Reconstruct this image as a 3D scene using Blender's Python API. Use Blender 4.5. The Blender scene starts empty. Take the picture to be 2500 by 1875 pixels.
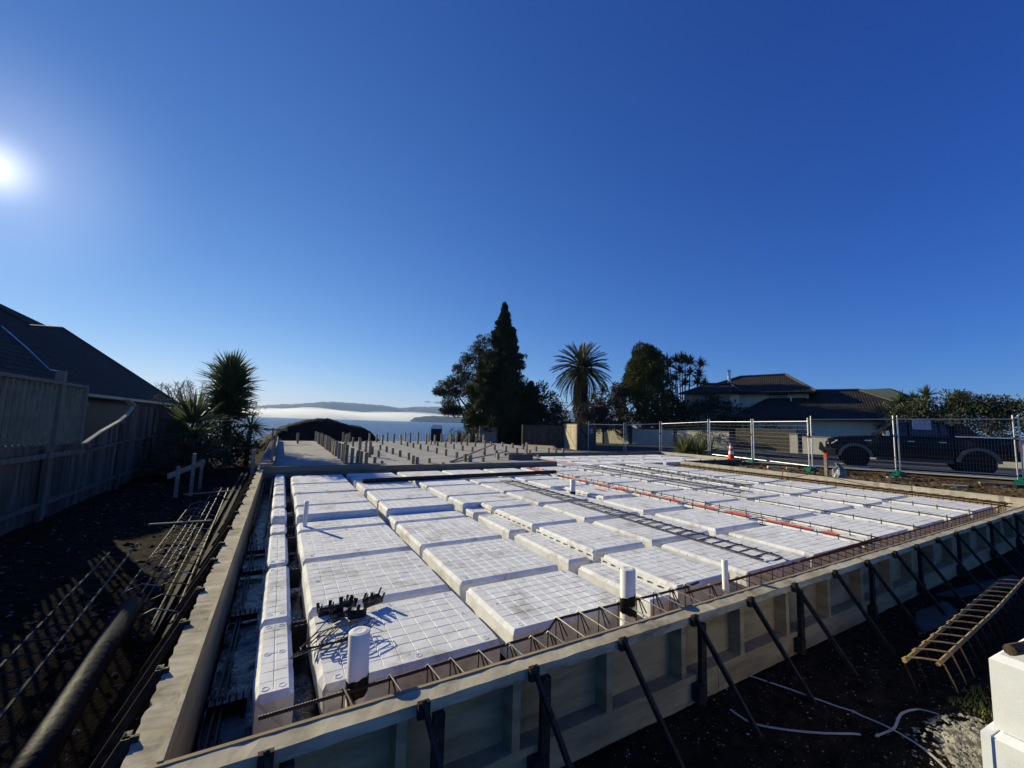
import bpy, math, random
import numpy as np
from mathutils import Vector, Matrix
R = math.radians
rnd = random.Random(7)
sc = bpy.context.scene
COL = sc.collection
# ------------------------------------------------------------------ camera
cam_d = bpy.data.cameras.new('camera'); cam = bpy.data.objects.new('camera', cam_d); COL.objects.link(cam)
cam_d.sensor_width = 36.0; cam_d.sensor_fit = 'HORIZONTAL'; cam_d.lens = 985.0/2500*36
cam_d.clip_start = 0.05; cam_d.clip_end = 60000
CX = Vector((0.86844825, -0.4948804, 0.02985011)); CU = Vector((-0.07451934, -0.07077294, 0.99470501)); CF = Vector((0.49014743, 0.86607424, 0.0983408))
mw = Matrix((CX, CU, -CF)).transposed().to_4x4(); mw.translation = Vector((-0.2797, -3.4382, 1.41)); cam.matrix_world = mw
sc.camera = cam
# ------------------------------------------------------------------ sky, sun, exposure
SUN_AZ, SUN_EL = -24.5, 20.3            # degrees from +Y towards +X, and above the horizon
sd = Vector((math.sin(R(SUN_AZ))*math.cos(R(SUN_EL)), math.cos(R(SUN_AZ))*math.cos(R(SUN_EL)), math.sin(R(SUN_EL))))
world = bpy.data.worlds.new('World'); sc.world = world; world.use_nodes = True
nt = world.node_tree; nt.nodes.clear()
out = nt.nodes.new('ShaderNodeOutputWorld'); bg = nt.nodes.new('ShaderNodeBackground')
sky = nt.nodes.new('ShaderNodeTexSky'); sky.sky_type = 'NISHITA'; sky.sun_disc = False
sky.sun_elevation = R(SUN_EL); sky.sun_rotation = R(SUN_AZ)
sky.altitude = 400; sky.air_density = 1.0; sky.dust_density = 0.0; sky.ozone_density = 3.0
EXPO = 0.45
def wm1(op, a, b):
    n = nt.nodes.new('ShaderNodeMath'); n.operation = op
    for i, v in enumerate((a, b)):
        if isinstance(v, (int, float)): n.inputs[i].default_value = v
        else: nt.links.new(v, n.inputs[i])
    return n.outputs[0]
# the clear winter blue of the photograph: a contrast curve on each channel of the sky
sep = nt.nodes.new('ShaderNodeSeparateColor'); nt.links.new(sky.outputs[0], sep.inputs[0]); comb = nt.nodes.new('ShaderNodeCombineColor')
geo = nt.nodes.new('ShaderNodeNewGeometry'); dot = nt.nodes.new('ShaderNodeVectorMath'); dot.operation = 'DOT_PRODUCT'
dot.inputs[1].default_value = -sd; nt.links.new(geo.outputs['Incoming'], dot.inputs[0])
for i, (k, p, e) in enumerate(((0.415, 1.423, 2.521), (0.615, 1.093, 1.332), (1.04, 0.782, 0.908))):
    c = wm1('MULTIPLY', wm1('POWER', wm1('MULTIPLY', sep.outputs[i], 0.1), p), wm1('MULTIPLY', wm1('POWER', e, wm1('MAXIMUM', dot.outputs['Value'], -0.08)), 10*k/2**EXPO)); nt.links.new(c, comb.inputs[i])
nt.links.new(comb.outputs[0], bg.inputs['Color']); bg.inputs['Strength'].default_value = 0.10
# the bright air round the sun (the sun itself stands at the left edge of the frame)
def wmath(op, a, b):
    n = nt.nodes.new('ShaderNodeMath'); n.operation = op
    for i, v in enumerate((a, b)):
        if isinstance(v, (int, float)): n.inputs[i].default_value = v
        else: nt.links.new(v, n.inputs[i])
    return n.outputs[0]
mx = wmath('MAXIMUM', dot.outputs['Value'], 0.0)
g = wmath('ADD', wmath('MULTIPLY', wmath('POWER', mx, 40000.0), 8.0),
          wmath('ADD', wmath('MULTIPLY', wmath('POWER', mx, 1800.0), 0.55), wmath('MULTIPLY', wmath('POWER', mx, 130.0), 0.17)))
bg2 = nt.nodes.new('ShaderNodeBackground'); bg2.inputs['Color'].default_value = (1.0, 0.95, 0.86, 1)
nt.links.new(g, bg2.inputs['Strength'])
addsh = nt.nodes.new('ShaderNodeAddShader'); nt.links.new(bg.outputs[0], addsh.inputs[0]); nt.links.new(bg2.outputs[0], addsh.inputs[1])
nt.links.new(addsh.outputs[0], out.inputs['Surface'])
sun_d = bpy.data.lights.new('sun', 'SUN'); sun = bpy.data.objects.new('sun', sun_d); COL.objects.link(sun)
sun_d.energy = 5.0; sun_d.angle = R(0.53); sun_d.color = (1.0, 0.90, 0.60)
sun.rotation_euler = sd.to_track_quat('Z', 'Y').to_euler(); sun.location = (0, 0, 60)
sc.view_settings.view_transform = 'Standard'; sc.view_settings.look = 'None'
sc.view_settings.exposure = EXPO; sc.view_settings.gamma = 1.0; sc.view_settings.use_curve_mapping = False
sc.cycles.max_bounces = 8; sc.cycles.diffuse_bounces = 3; sc.cycles.glossy_bounces = 3; sc.cycles.transparent_max_bounces = 16
sc.cycles.volume_bounces = 1
sc.cycles.use_adaptive_sampling = True; sc.cycles.use_denoising = True
# ------------------------------------------------------------------ materials
def mat(name, c1, c2=None, scale=6.0, rough=0.8, bump=0.0, bscale=40.0, metal=0.0, spec=0.10, stretch=None, detail=6.0, c3=None, c3scale=2.0, c3amt=0.5, rand=True, lo=0.35, hi=0.65, bdist=0.02, vary=0.0):
    m = bpy.data.materials.new(name); m.use_nodes = True; t = m.node_tree; b = t.nodes['Principled BSDF']
    b.inputs['Roughness'].default_value = rough; b.inputs['Metallic'].default_value = metal; b.inputs['Specular IOR Level'].default_value = spec
    tc = t.nodes.new('ShaderNodeTexCoord'); co = tc.outputs['Object']
    if rand:
        oi = t.nodes.new('ShaderNodeObjectInfo'); cb = t.nodes.new('ShaderNodeVectorMath'); cb.operation = 'SCALE'
        cb.inputs[0].default_value = (37.0, 61.0, 23.0); t.links.new(oi.outputs['Random'], cb.inputs['Scale'])
        ad = t.nodes.new('ShaderNodeVectorMath'); t.links.new(co, ad.inputs[0]); t.links.new(cb.outputs[0], ad.inputs[1]); co = ad.outputs[0]
    if stretch:
        mp = t.nodes.new('ShaderNodeMapping'); mp.inputs['Scale'].default_value = stretch; t.links.new(co, mp.inputs['Vector']); co = mp.outputs[0]
    if c2 is None: b.inputs['Base Color'].default_value = (*c1, 1)
    else:
        n = t.nodes.new('ShaderNodeTexNoise'); n.inputs['Scale'].default_value = scale; n.inputs['Detail'].default_value = detail; n.inputs['Roughness'].default_value = 0.62
        t.links.new(co, n.inputs['Vector'])
        r = t.nodes.new('ShaderNodeValToRGB'); r.color_ramp.elements[0].position = lo; r.color_ramp.elements[1].position = hi
        r.color_ramp.elements[0].color = (*c1, 1); r.color_ramp.elements[1].color = (*c2, 1)
        t.links.new(n.outputs['Fac'], r.inputs[0]); cout = r.outputs[0]
        if c3:
            n3 = t.nodes.new('ShaderNodeTexNoise'); n3.inputs['Scale'].default_value = c3scale; n3.inputs['Detail'].default_value = 8; n3.inputs['Roughness'].default_value = 0.7
            t.links.new(co, n3.inputs['Vector'])
            r3 = t.nodes.new('ShaderNodeMapRange'); r3.inputs['From Min'].default_value = 0.52; r3.inputs['From Max'].default_value = 0.72; r3.inputs['To Max'].default_value = c3amt
            t.links.new(n3.outputs['Fac'], r3.inputs['Value'])
            mxn = t.nodes.new('ShaderNodeMix'); mxn.data_type = 'RGBA'; t.links.new(r3.outputs[0], mxn.inputs['Factor'])
            t.links.new(cout, mxn.inputs[6]); mxn.inputs[7].default_value = (*c3, 1); cout = mxn.outputs[2]
        if vary and rand:
            vr = t.nodes.new('ShaderNodeMapRange'); vr.inputs['To Min'].default_value = 1-vary; vr.inputs['To Max'].default_value = 1+vary; t.links.new(oi.outputs['Random'], vr.inputs['Value'])
            vs = t.nodes.new('ShaderNodeVectorMath'); vs.operation = 'SCALE'; t.links.new(cout, vs.inputs[0]); t.links.new(vr.outputs[0], vs.inputs['Scale']); cout = vs.outputs[0]
        t.links.new(cout, b.inputs['Base Color'])
    if bump:
        nb = t.nodes.new('ShaderNodeTexNoise'); nb.inputs['Scale'].default_value = bscale; nb.inputs['Detail'].default_value = 5; t.links.new(co, nb.inputs['Vector'])
        bm = t.nodes.new('ShaderNodeBump'); bm.inputs['Strength'].default_value = bump; bm.inputs['Distance'].default_value = bdist
        t.links.new(nb.outputs['Fac'], bm.inputs['Height']); t.links.new(bm.outputs[0], b.inputs['Normal'])
    return m
MT = {}
MT['eps'] = mat('white_foam', (0.68, 0.68, 0.665), (0.81, 0.81, 0.80), 7, 0.8, 0.3, 170, c3=(0.26, 0.225, 0.185), c3scale=2.6, c3amt=0.78, bdist=0.006, vary=0.04)
MT['eps_clean'] = mat('clean_white_foam', (0.78, 0.80, 0.80), (0.83, 0.84, 0.84), 30, 0.8, 0.18, 300, c3=(0.60, 0.60, 0.58), c3scale=5, c3amt=0.6, bdist=0.004)
MT['ply'] = mat('weathered_form_ply', (0.27, 0.20, 0.11), (0.42, 0.325, 0.19), 6, 0.95, 0.2, 60, stretch=(0.35, 0.35, 1.8), c3=(0.09, 0.07, 0.05), c3scale=2.6, c3amt=0.65, bdist=0.004)
MT['plate'] = mat('weathered_form_timber', (0.31, 0.27, 0.185), (0.50, 0.45, 0.335), 9, 0.9, 0.4, 50, stretch=(0.5, 0.5, 2.0), c3=(0.055, 0.045, 0.035), c3scale=6, c3amt=0.85, bdist=0.004)
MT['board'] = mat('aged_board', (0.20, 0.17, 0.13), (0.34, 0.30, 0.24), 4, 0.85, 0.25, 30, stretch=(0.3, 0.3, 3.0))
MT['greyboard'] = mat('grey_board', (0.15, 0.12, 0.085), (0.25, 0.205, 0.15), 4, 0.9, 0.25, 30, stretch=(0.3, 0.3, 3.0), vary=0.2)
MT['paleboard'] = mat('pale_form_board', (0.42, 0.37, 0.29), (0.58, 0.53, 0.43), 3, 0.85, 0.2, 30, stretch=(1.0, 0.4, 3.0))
MT['newpine'] = mat('new_pine', (0.62, 0.52, 0.30), (0.72, 0.63, 0.40), 5, 0.75, 0.1, 30)
MT['post'] = mat('treated_timber', (0.19, 0.155, 0.10), (0.33, 0.28, 0.20), 8, 0.85, 0.25, 30, stretch=(3, 3, 0.4), vary=0.25)
MT['stake'] = mat('dark_steel_stake', (0.016, 0.015, 0.014), (0.045, 0.038, 0.033), 20, 0.6, 0.2, 60)
MT['rebar'] = mat('dark_rebar', (0.020, 0.017, 0.015), (0.05, 0.036, 0.026), 30, 0.5, 0.2, 90, metal=0.35, spec=0.5)
MT['rust'] = mat('rusty_rebar', (0.050, 0.026, 0.017), (0.105, 0.055, 0.03), 25, 0.75, 0.2, 90)
MT['rustlight'] = mat('bright_rusty_steel', (0.25, 0.16, 0.07), (0.36, 0.26, 0.12), 20, 0.65, 0.2, 90)
MT['tie'] = mat('steel_wire_tie', (0.25, 0.23, 0.20), (0.45, 0.42, 0.38), 30, 0.4, metal=0.8)
MT['plastic'] = mat('black_polythene', (0.007, 0.008, 0.010), (0.013, 0.014, 0.017), 5, 0.27, 0.4, 7, spec=0.38, bdist=0.06)
MT['blackplastic'] = mat('black_plastic', (0.008, 0.008, 0.009), None, rough=0.4, spec=0.5)
MT['bluepipe'] = mat('dark_drain_pipe', (0.003, 0.0045, 0.012), None, rough=0.6, spec=0.06, bump=0.4, bscale=14)
MT['pvc'] = mat('dusty_white_pvc', (0.70, 0.68, 0.63), (0.80, 0.79, 0.76), 8, 0.45, 0.05, 30, c3=(0.42, 0.37, 0.28), c3scale=4, c3amt=0.4)
MT['tape'] = mat('black_tape', (0.010, 0.010, 0.011), None, rough=0.35, bump=0.3, bscale=25)
MT['soil'] = mat('gravelly_soil', (0.011, 0.008, 0.005), (0.036, 0.027, 0.018), 9, 0.97, 0.9, 55, spec=0.03, rand=False, bdist=0.03)
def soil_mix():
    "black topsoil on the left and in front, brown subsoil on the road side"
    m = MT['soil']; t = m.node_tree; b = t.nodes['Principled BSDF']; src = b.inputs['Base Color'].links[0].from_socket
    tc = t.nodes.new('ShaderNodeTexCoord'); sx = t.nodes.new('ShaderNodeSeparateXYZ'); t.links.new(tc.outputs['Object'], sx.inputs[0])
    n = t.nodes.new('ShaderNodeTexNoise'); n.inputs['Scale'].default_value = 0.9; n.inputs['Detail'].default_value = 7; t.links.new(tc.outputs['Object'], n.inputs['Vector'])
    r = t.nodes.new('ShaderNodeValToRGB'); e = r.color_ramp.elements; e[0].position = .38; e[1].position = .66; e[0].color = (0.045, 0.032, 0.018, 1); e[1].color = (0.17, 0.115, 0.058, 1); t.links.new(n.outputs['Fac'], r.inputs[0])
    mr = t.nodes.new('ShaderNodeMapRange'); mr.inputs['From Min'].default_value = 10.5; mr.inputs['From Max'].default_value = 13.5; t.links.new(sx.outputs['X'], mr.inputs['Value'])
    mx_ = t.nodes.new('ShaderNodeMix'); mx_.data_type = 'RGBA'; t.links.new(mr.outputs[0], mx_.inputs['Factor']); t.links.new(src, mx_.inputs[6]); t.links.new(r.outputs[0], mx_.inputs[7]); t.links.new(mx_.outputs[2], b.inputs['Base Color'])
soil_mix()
MT['concrete'] = mat('fresh_concrete', (0.30, 0.288, 0.265), (0.40, 0.385, 0.355), 1.2, 0.85, 0.1, 30, c3=(0.20, 0.19, 0.17), c3scale=0.7, c3amt=0.5)
MT['asphalt'] = mat('asphalt', (0.045, 0.046, 0.048), (0.065, 0.066, 0.068), 20, 0.9, 0.2, 80)
MT['kerb'] = mat('kerb_concrete', (0.28, 0.27, 0.25), (0.36, 0.35, 0.32), 6, 0.9)
MT['wall'] = mat('cream_render', (0.50, 0.46, 0.36), (0.60, 0.56, 0.45), 2, 0.9, 0.1, 60)
MT['housewall'] = mat('pale_plaster', (0.66, 0.61, 0.48), (0.72, 0.67, 0.54), 2, 0.9)
MT['galv'] = mat('galvanised_steel', (0.55, 0.56, 0.57), (0.66, 0.67, 0.68), 12, 0.38, metal=0.75, spec=0.5)
MT['mesh'] = mat('galvanised_mesh', (0.20, 0.205, 0.21), None, rough=0.6, metal=0.3)
MT['green'] = mat('green_plastic', (0.005, 0.16, 0.085), (0.01, 0.22, 0.12), 6, 0.5)
MT['orange'] = mat('orange_plastic', (0.80, 0.065, 0.02), (0.85, 0.09, 0.03), 5, 0.5)
MT['white'] = mat('white_paint', (0.80, 0.80, 0.79), None, rough=0.5)
MT['red'] = mat('red_spray_paint', (0.85, 0.07, 0.035), (0.80, 0.22, 0.16), 16, 0.7)
MT['pinkred'] = mat('faint_red_spray', (0.80, 0.42, 0.38), (0.78, 0.66, 0.64), 8, 0.7)
MT['darkpaint'] = mat('dark_car_paint', (0.003, 0.0035, 0.005), None, rough=0.18, spec=0.22)
MT['darktrim'] = mat('black_trim', (0.014, 0.014, 0.015), None, rough=0.5)
MT['greytrim'] = mat('grey_trim', (0.07, 0.072, 0.075), None, rough=0.35, metal=0.3)
MT['chrome'] = mat('bright_metal', (0.75, 0.76, 0.78), None, rough=0.12, metal=1.0)
MT['glass'] = mat('dark_glass', (0.012, 0.015, 0.018), None, rough=0.05, spec=0.8)
MT['rubber'] = mat('tyre_rubber', (0.014, 0.014, 0.014), None, rough=0.8, bump=0.2, bscale=60)
MT['lamp'] = mat('clear_lamp', (0.55, 0.57, 0.60), None, rough=0.08, spec=0.8)
MT['bark'] = mat('brown_bark', (0.045, 0.034, 0.025), (0.10, 0.078, 0.055), 9, 0.95, 0.6, 20, stretch=(2, 2, 0.5))
MT['fence'] = mat('grey_paling', (0.068, 0.060, 0.050), (0.135, 0.120, 0.10), 5, 0.9, 0.3, 40, stretch=(2.5, 2.5, 0.4), vary=0.4)
MT['fencecap'] = mat('pale_fence_cap', (0.30, 0.29, 0.24), (0.46, 0.45, 0.38), 6, 0.85, 0.3, 40)
MT['deckrail'] = mat('olive_rail_paint', (0.10, 0.115, 0.10), (0.15, 0.165, 0.14), 5, 0.8)
MT['gate'] = mat('weathered_gate', (0.30, 0.25, 0.17), (0.48, 0.42, 0.31), 5, 0.85, 0.2, 40, vary=0.2)
MT['gatedark'] = mat('dark_boards', (0.075, 0.065, 0.05), (0.12, 0.105, 0.085), 5, 0.85, 0.2, 40, vary=0.25)  # boards in a much darker tone than the plain gate
def eps_specks():
    "small trodden-in dirt specks and scuffs on the pods"
    t = MT['eps'].node_tree; b = t.nodes['Principled BSDF']; src = b.inputs['Base Color'].links[0].from_socket; tc = t.nodes.new('ShaderNodeTexCoord'); oi = t.nodes.new('ShaderNodeObjectInfo')
    ad = t.nodes.new('ShaderNodeVectorMath'); sc2 = t.nodes.new('ShaderNodeVectorMath'); sc2.operation = 'SCALE'; sc2.inputs[0].default_value = (19, 47, 5); t.links.new(oi.outputs['Random'], sc2.inputs['Scale']); t.links.new(tc.outputs['Object'], ad.inputs[0]); t.links.new(sc2.outputs[0], ad.inputs[1])
    n = t.nodes.new('ShaderNodeTexNoise'); n.inputs['Scale'].default_value = 34; n.inputs['Detail'].default_value = 4; n.inputs['Roughness'].default_value = .7; t.links.new(ad.outputs[0], n.inputs['Vector'])
    m2 = t.nodes.new('ShaderNodeTexNoise'); m2.inputs['Scale'].default_value = 1.7; m2.inputs['Detail'].default_value = 3; t.links.new(ad.outputs[0], m2.inputs['Vector'])
    r = t.nodes.new('ShaderNodeMapRange'); r.inputs['From Min'].default_value = .60; r.inputs['From Max'].default_value = .72; t.links.new(n.outputs['Fac'], r.inputs['Value'])
    r2 = t.nodes.new('ShaderNodeMapRange'); r2.inputs['From Min'].default_value = .42; r2.inputs['From Max'].default_value = .62; r2.inputs['To Max'].default_value = .8; t.links.new(m2.outputs['Fac'], r2.inputs['Value'])
    ml = t.nodes.new('ShaderNodeMath'); ml.operation = 'MULTIPLY'; t.links.new(r.outputs[0], ml.inputs[0]); t.links.new(r2.outputs[0], ml.inputs[1])
    mx_ = t.nodes.new('ShaderNodeMix'); mx_.data_type = 'RGBA'; t.links.new(ml.outputs[0], mx_.inputs['Factor']); t.links.new(src, mx_.inputs[6]); mx_.inputs[7].default_value = (0.24, 0.215, 0.18, 1); t.links.new(mx_.outputs[2], b.inputs['Base Color'])
eps_specks()
def leafmat(name, c1, c2, trans=0.25):
    m = mat(name, c1, c2, 1.2, 0.6, spec=0.25)
    t = m.node_tree; b = t.nodes['Principled BSDF']; o = t.nodes['Material Output']
    tr = t.nodes.new('ShaderNodeBsdfTranslucent'); mxs = t.nodes.new('ShaderNodeMixShader'); mxs.inputs[0].default_value = trans
    lk = b.inputs['Base Color'].links[0].from_socket
    t.links.new(lk, tr.inputs['Color']); t.links.new(b.outputs[0], mxs.inputs[1]); t.links.new(tr.outputs[0], mxs.inputs[2]); t.links.new(mxs.outputs[0], o.inputs['Surface'])
    return m
MT['conifer'] = leafmat('dark_conifer_foliage', (0.022, 0.034, 0.016), (0.048, 0.066, 0.028), 0.15)
MT['olive'] = leafmat('olive_cypress_foliage', (0.050, 0.060, 0.016), (0.085, 0.095, 0.028), 0.2)
MT['dkleaf'] = leafmat('dark_shrub_leaf', (0.030, 0.036, 0.020), (0.060, 0.066, 0.036), 0.2)
MT['purple'] = leafmat('dull_bronze_leaf', (0.040, 0.035, 0.030), (0.080, 0.068, 0.056), 0.15)
MT['palm'] = leafmat('palm_frond_leaf', (0.045, 0.050, 0.026), (0.085, 0.088, 0.045), 0.2)
MT['yucca'] = leafmat('yucca_blade', (0.050, 0.075, 0.030), (0.105, 0.135, 0.060), 0.3)
MT['flax'] = leafmat('flax_blade', (0.085, 0.105, 0.032), (0.19, 0.20, 0.075), 0.3)
MT['hedge'] = leafmat('grey_green_leaf', (0.070, 0.085, 0.045), (0.125, 0.14, 0.075), 0.25)
MT['grass'] = leafmat('rough_grass', (0.10, 0.13, 0.03), (0.20, 0.22, 0.06), 0.3)
# ------------------------------------------------------------------ mesh helpers
class MB:
    def __init__(s): s.v = []; s.f = []
    def box(s, x0, x1, y0, y1, z0, z1):
        n = len(s.v); s.v += [(x0,y0,z0),(x1,y0,z0),(x1,y1,z0),(x0,y1,z0),(x0,y0,z1),(x1,y0,z1),(x1,y1,z1),(x0,y1,z1)]
        s.f += [(n,n+3,n+2,n+1),(n+4,n+5,n+6,n+7),(n,n+1,n+5,n+4),(n+1,n+2,n+6,n+5),(n+2,n+3,n+7,n+6),(n+3,n,n+4,n+7)]; return s
    def beam(s, p, q, w, h, up=(0,0,1)):
        p = Vector(p); q = Vector(q); d = (q-p).normalized(); u = Vector(up)
        if abs(d.dot(u)) > 0.98: u = Vector((0,1,0))
        a = d.cross(u).normalized(); u = a.cross(d).normalized(); a = a*w/2; u = u*h/2; n = len(s.v)
        for c in (p, q):
            for (i, j) in ((-1,-1),(1,-1),(1,1),(-1,1)): s.v.append(tuple(c+a*i+u*j))
        s.f += [(n,n+1,n+2,n+3),(n+7,n+6,n+5,n+4)]
        for k in range(4): s.f.append((n+(k+1)%4, n+k, n+4+k, n+4+(k+1)%4))
        return s
    def tube(s, pts, r, k=6, caps=True):
        pts = [Vector(p) for p in pts]; N = len(pts); rr = r if isinstance(r, (list, tuple)) else [r]*N
        n = len(s.v); prev = None
        for i, p in enumerate(pts):
            d = (pts[min(i+1, N-1)] - pts[max(i-1, 0)])
            d = d.normalized() if d.length > 1e-9 else Vector((0,0,1))
            if prev is None:
                a = d.orthogonal().normalized()
            else:
                a = prev - d*prev.dot(d); a = a.normalized() if a.length > 1e-6 else d.orthogonal().normalized()
            prev = a; b = d.cross(a)
            for j in range(k):
                t = 2*math.pi*j/k; s.v.append(tuple(p + (a*math.cos(t) + b*math.sin(t))*rr[i]))
        for i in range(N-1):
            for j in range(k):
                s.f.append((n+i*k+j, n+i*k+(j+1)%k, n+(i+1)*k+(j+1)%k, n+(i+1)*k+j))
        if caps: s.f.append(tuple(n+j for j in reversed(range(k)))); s.f.append(tuple(n+(N-1)*k+j for j in range(k)))
        return s
    def poly(s, pts):
        n = len(s.v); s.v += [tuple(p) for p in pts]; s.f.append(tuple(range(n, n+len(pts)))); return s
    def slab(s, pts, off):
        "closed prism from polygon pts moved by off"
        n = len(s.v); k = len(pts); o = Vector(off)
        s.v += [tuple(p) for p in pts] + [tuple(Vector(p)+o) for p in pts]
        s.f.append(tuple(reversed(range(n, n+k)))); s.f.append(tuple(range(n+k, n+2*k)))
        for i in range(k): s.f.append((n+i, n+(i+1)%k, n+k+(i+1)%k, n+k+i))
        return s
    def lathe(s, prof, c=(0,0,0), k=16, axis='z'):
        n = len(s.v)
        for (r, z) in prof:
            for j in range(k):
                t = 2*math.pi*j/k; a, b = r*math.cos(t), r*math.sin(t)
                s.v.append((c[0]+a, c[1]+b, c[2]+z) if axis == 'z' else (c[0]+a, c[1]+z, c[2]+b))
        for i in range(len(prof)-1):
            for j in range(k):
                q = (n+i*k+j, n+i*k+(j+1)%k, n+(i+1)*k+(j+1)%k, n+(i+1)*k+j)
                s.f.append(q if axis == 'z' else q[::-1])
        return s
WL = {}
def wloc(o): return WL.get(o.name, Vector((0,0,0))) if o else Vector((0,0,0))
def tag(o, label=None, cat=None, group=None, kind=None):
    if label: o['label'] = label
    if cat: o['category'] = cat
    if group: o['group'] = group
    if kind: o['kind'] = kind
    return o
def empty(name, loc, rz=0.0, label=None, cat=None, group=None):
    o = bpy.data.objects.new(name, None); o.empty_display_size = 0.1; COL.objects.link(o); o.location = loc; o.rotation_euler = (0, 0, rz)
    WL[o.name] = Vector(loc); return tag(o, label, cat, group)
def raw(name, V, F, m, smooth=False):
    me = bpy.data.meshes.new(name)
    if isinstance(V, np.ndarray): V = V.tolist()
    if isinstance(F, np.ndarray): F = F.tolist()
    me.from_pydata(V, [], F)
    ms = m if isinstance(m, list) else [m]
    for q in ms: me.materials.append(MT[q] if isinstance(q, str) else q)
    if smooth: me.polygons.foreach_set('use_smooth', [True]*len(me.polygons))
    me.update(); return me
def obj(name, me, parent=None, loc=(0,0,0)):
    o = bpy.data.objects.new(name, me); COL.objects.link(o); o.location = loc
    if parent: o.parent = parent
    return o
def make(name, mb, m, parent=None, local=False, smooth=False, label=None, cat=None, group=None, kind=None):
    "one mesh object; world-space vertices; the origin goes to its base (top level) or to its parent's origin"
    V = mb.v
    if parent and not local:
        w = wloc(parent); V = [(x-w.x, y-w.y, z-w.z) for x, y, z in V]; o = obj(name, raw(name, V, mb.f, m, smooth), parent); WL[o.name] = w
    elif parent:
        o = obj(name, raw(name, V, mb.f, m, smooth), parent); WL[o.name] = Vector((0,0,0))
    else:
        xs, ys, zs = zip(*V); w = Vector(((min(xs)+max(xs))/2, (min(ys)+max(ys))/2, min(zs)))
        V = [(x-w.x, y-w.y, z-w.z) for x, y, z in V]; o = obj(name, raw(name, V, mb.f, m, smooth), None, w); WL[o.name] = w
    return tag(o, label, cat, group, kind)
def copy_tree(o, parent=None):
    c = o.copy(); COL.objects.link(c)
    if parent: c.parent = parent
    for ch in o.children: copy_tree(ch, c)
    return c
def nz(x, y, s=1.0, seed=0.0):
    "cheap smooth noise on arrays, about -1..1"
    return (np.sin(x*1.7*s+seed+1.3*np.sin(y*1.1*s+seed*2.1)) + np.sin(y*2.3*s-seed*1.7+1.7*np.sin(x*0.9*s+seed)) + 0.6*np.sin((x+y)*3.9*s+seed*0.3+np.sin(x*3.1*s)) + 0.5*np.sin((x-y*1.3)*6.1*s+2*np.sin(y*2.7*s+seed)))/3.1
ORD = ['first', 'second', 'third', 'fourth', 'fifth', 'sixth', 'seventh', 'eighth', 'ninth', 'tenth', 'eleventh', 'twelfth', 'thirteenth', 'fourteenth', 'fifteenth', 'sixteenth', 'seventeenth', 'eighteenth', 'nineteenth', 'twentieth', 'twenty first', 'twenty second', 'twenty third', 'twenty fourth', 'twenty fifth', 'twenty sixth', 'twenty seventh', 'twenty eighth', 'twenty ninth', 'thirtieth']
# ================================================================== THE SETTING
def sst(a, b, t): t = np.clip((t-a)/(b-a), 0, 1); return t*t*(3-2*t)
def hterr(x, y):
    x = np.asarray(x, float); y = np.asarray(y, float)
    h = -0.34 + 0*x
    h = h + 0.34*sst(12.4, 14.6, x + 0.25*np.minimum(y+1.5, 0)) * (1-0.6*sst(9, 15, y))
    h = h + 0.12*sst(-0.9, -3.0, x)*sst(-2, 2, y)
    h = h + 0.14*sst(-2.2, -2.6, y)*sst(1.2, 2.6, x)*sst(6.5, 5.0, x)
    q = y - (20.8 + 6*sst(8, 14, x) + 0.75*np.maximum(x-14, 0))
    q = np.where(x < -3, y - 34 + 0*x, np.where(x < -1, y-20.8-13.2*(np.clip(-1-x, 0, 2)/2), q))
    h = h - np.clip(q, 0, None)*0.33*sst(0, 6, q)
    h = h + 0.022*np.minimum(0.457*x-0.889*y+2, 0)*sst(16, 19, 0.889*x+0.457*y)
    h = np.maximum(h, -8.6)
    return h
def hdetail(x, y):
    flat = sst(19.0, 19.8, 0.889*x+0.457*y)                       # the road side is made ground
    pit = ((x > -0.62) & (x < 13) & (y > -1.55) & (y < 11.2))
    n = 0.022*nz(x, y, 2.3, 1.0) + 0.014*nz(x, y, 6.1, 4.0) + 0.010*nz(x, y, 13.0, 2.0)
    return np.where(pit, -0.02, n*(1-flat))
gx = np.concatenate([np.linspace(-420, -40, 12)[:-1], np.linspace(-40, -6, 18)[:-1], np.arange(-6, -0.7, .12), np.arange(-0.7, 8.0, .05), np.arange(8.0, 20.5, .14), np.linspace(20.5, 60, 36)[1:], np.linspace(60, 700, 20)[1:]])
gy = np.concatenate([np.linspace(-260, -8, 10)[:-1], np.arange(-8, -4, .25), np.arange(-4, -1.5, .045), np.arange(-1.5, 14, .16), np.linspace(14, 60, 44), np.linspace(60, 330, 14)[1:]])
GX, GY = np.meshgrid(gx, gy); GZ = hterr(GX, GY) + hdetail(GX, GY)
nx, ny = len(gx), len(gy); V = np.stack([GX.ravel(), GY.ravel(), GZ.ravel()], 1)
I, J = np.meshgrid(np.arange(nx-1), np.arange(ny-1)); a = (J*nx+I).ravel()
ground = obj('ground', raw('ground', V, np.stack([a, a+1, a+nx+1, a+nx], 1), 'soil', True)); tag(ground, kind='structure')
def gz(x, y): return float(hterr(x, y) + hdetail(np.float64(x), np.float64(y)))
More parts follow.
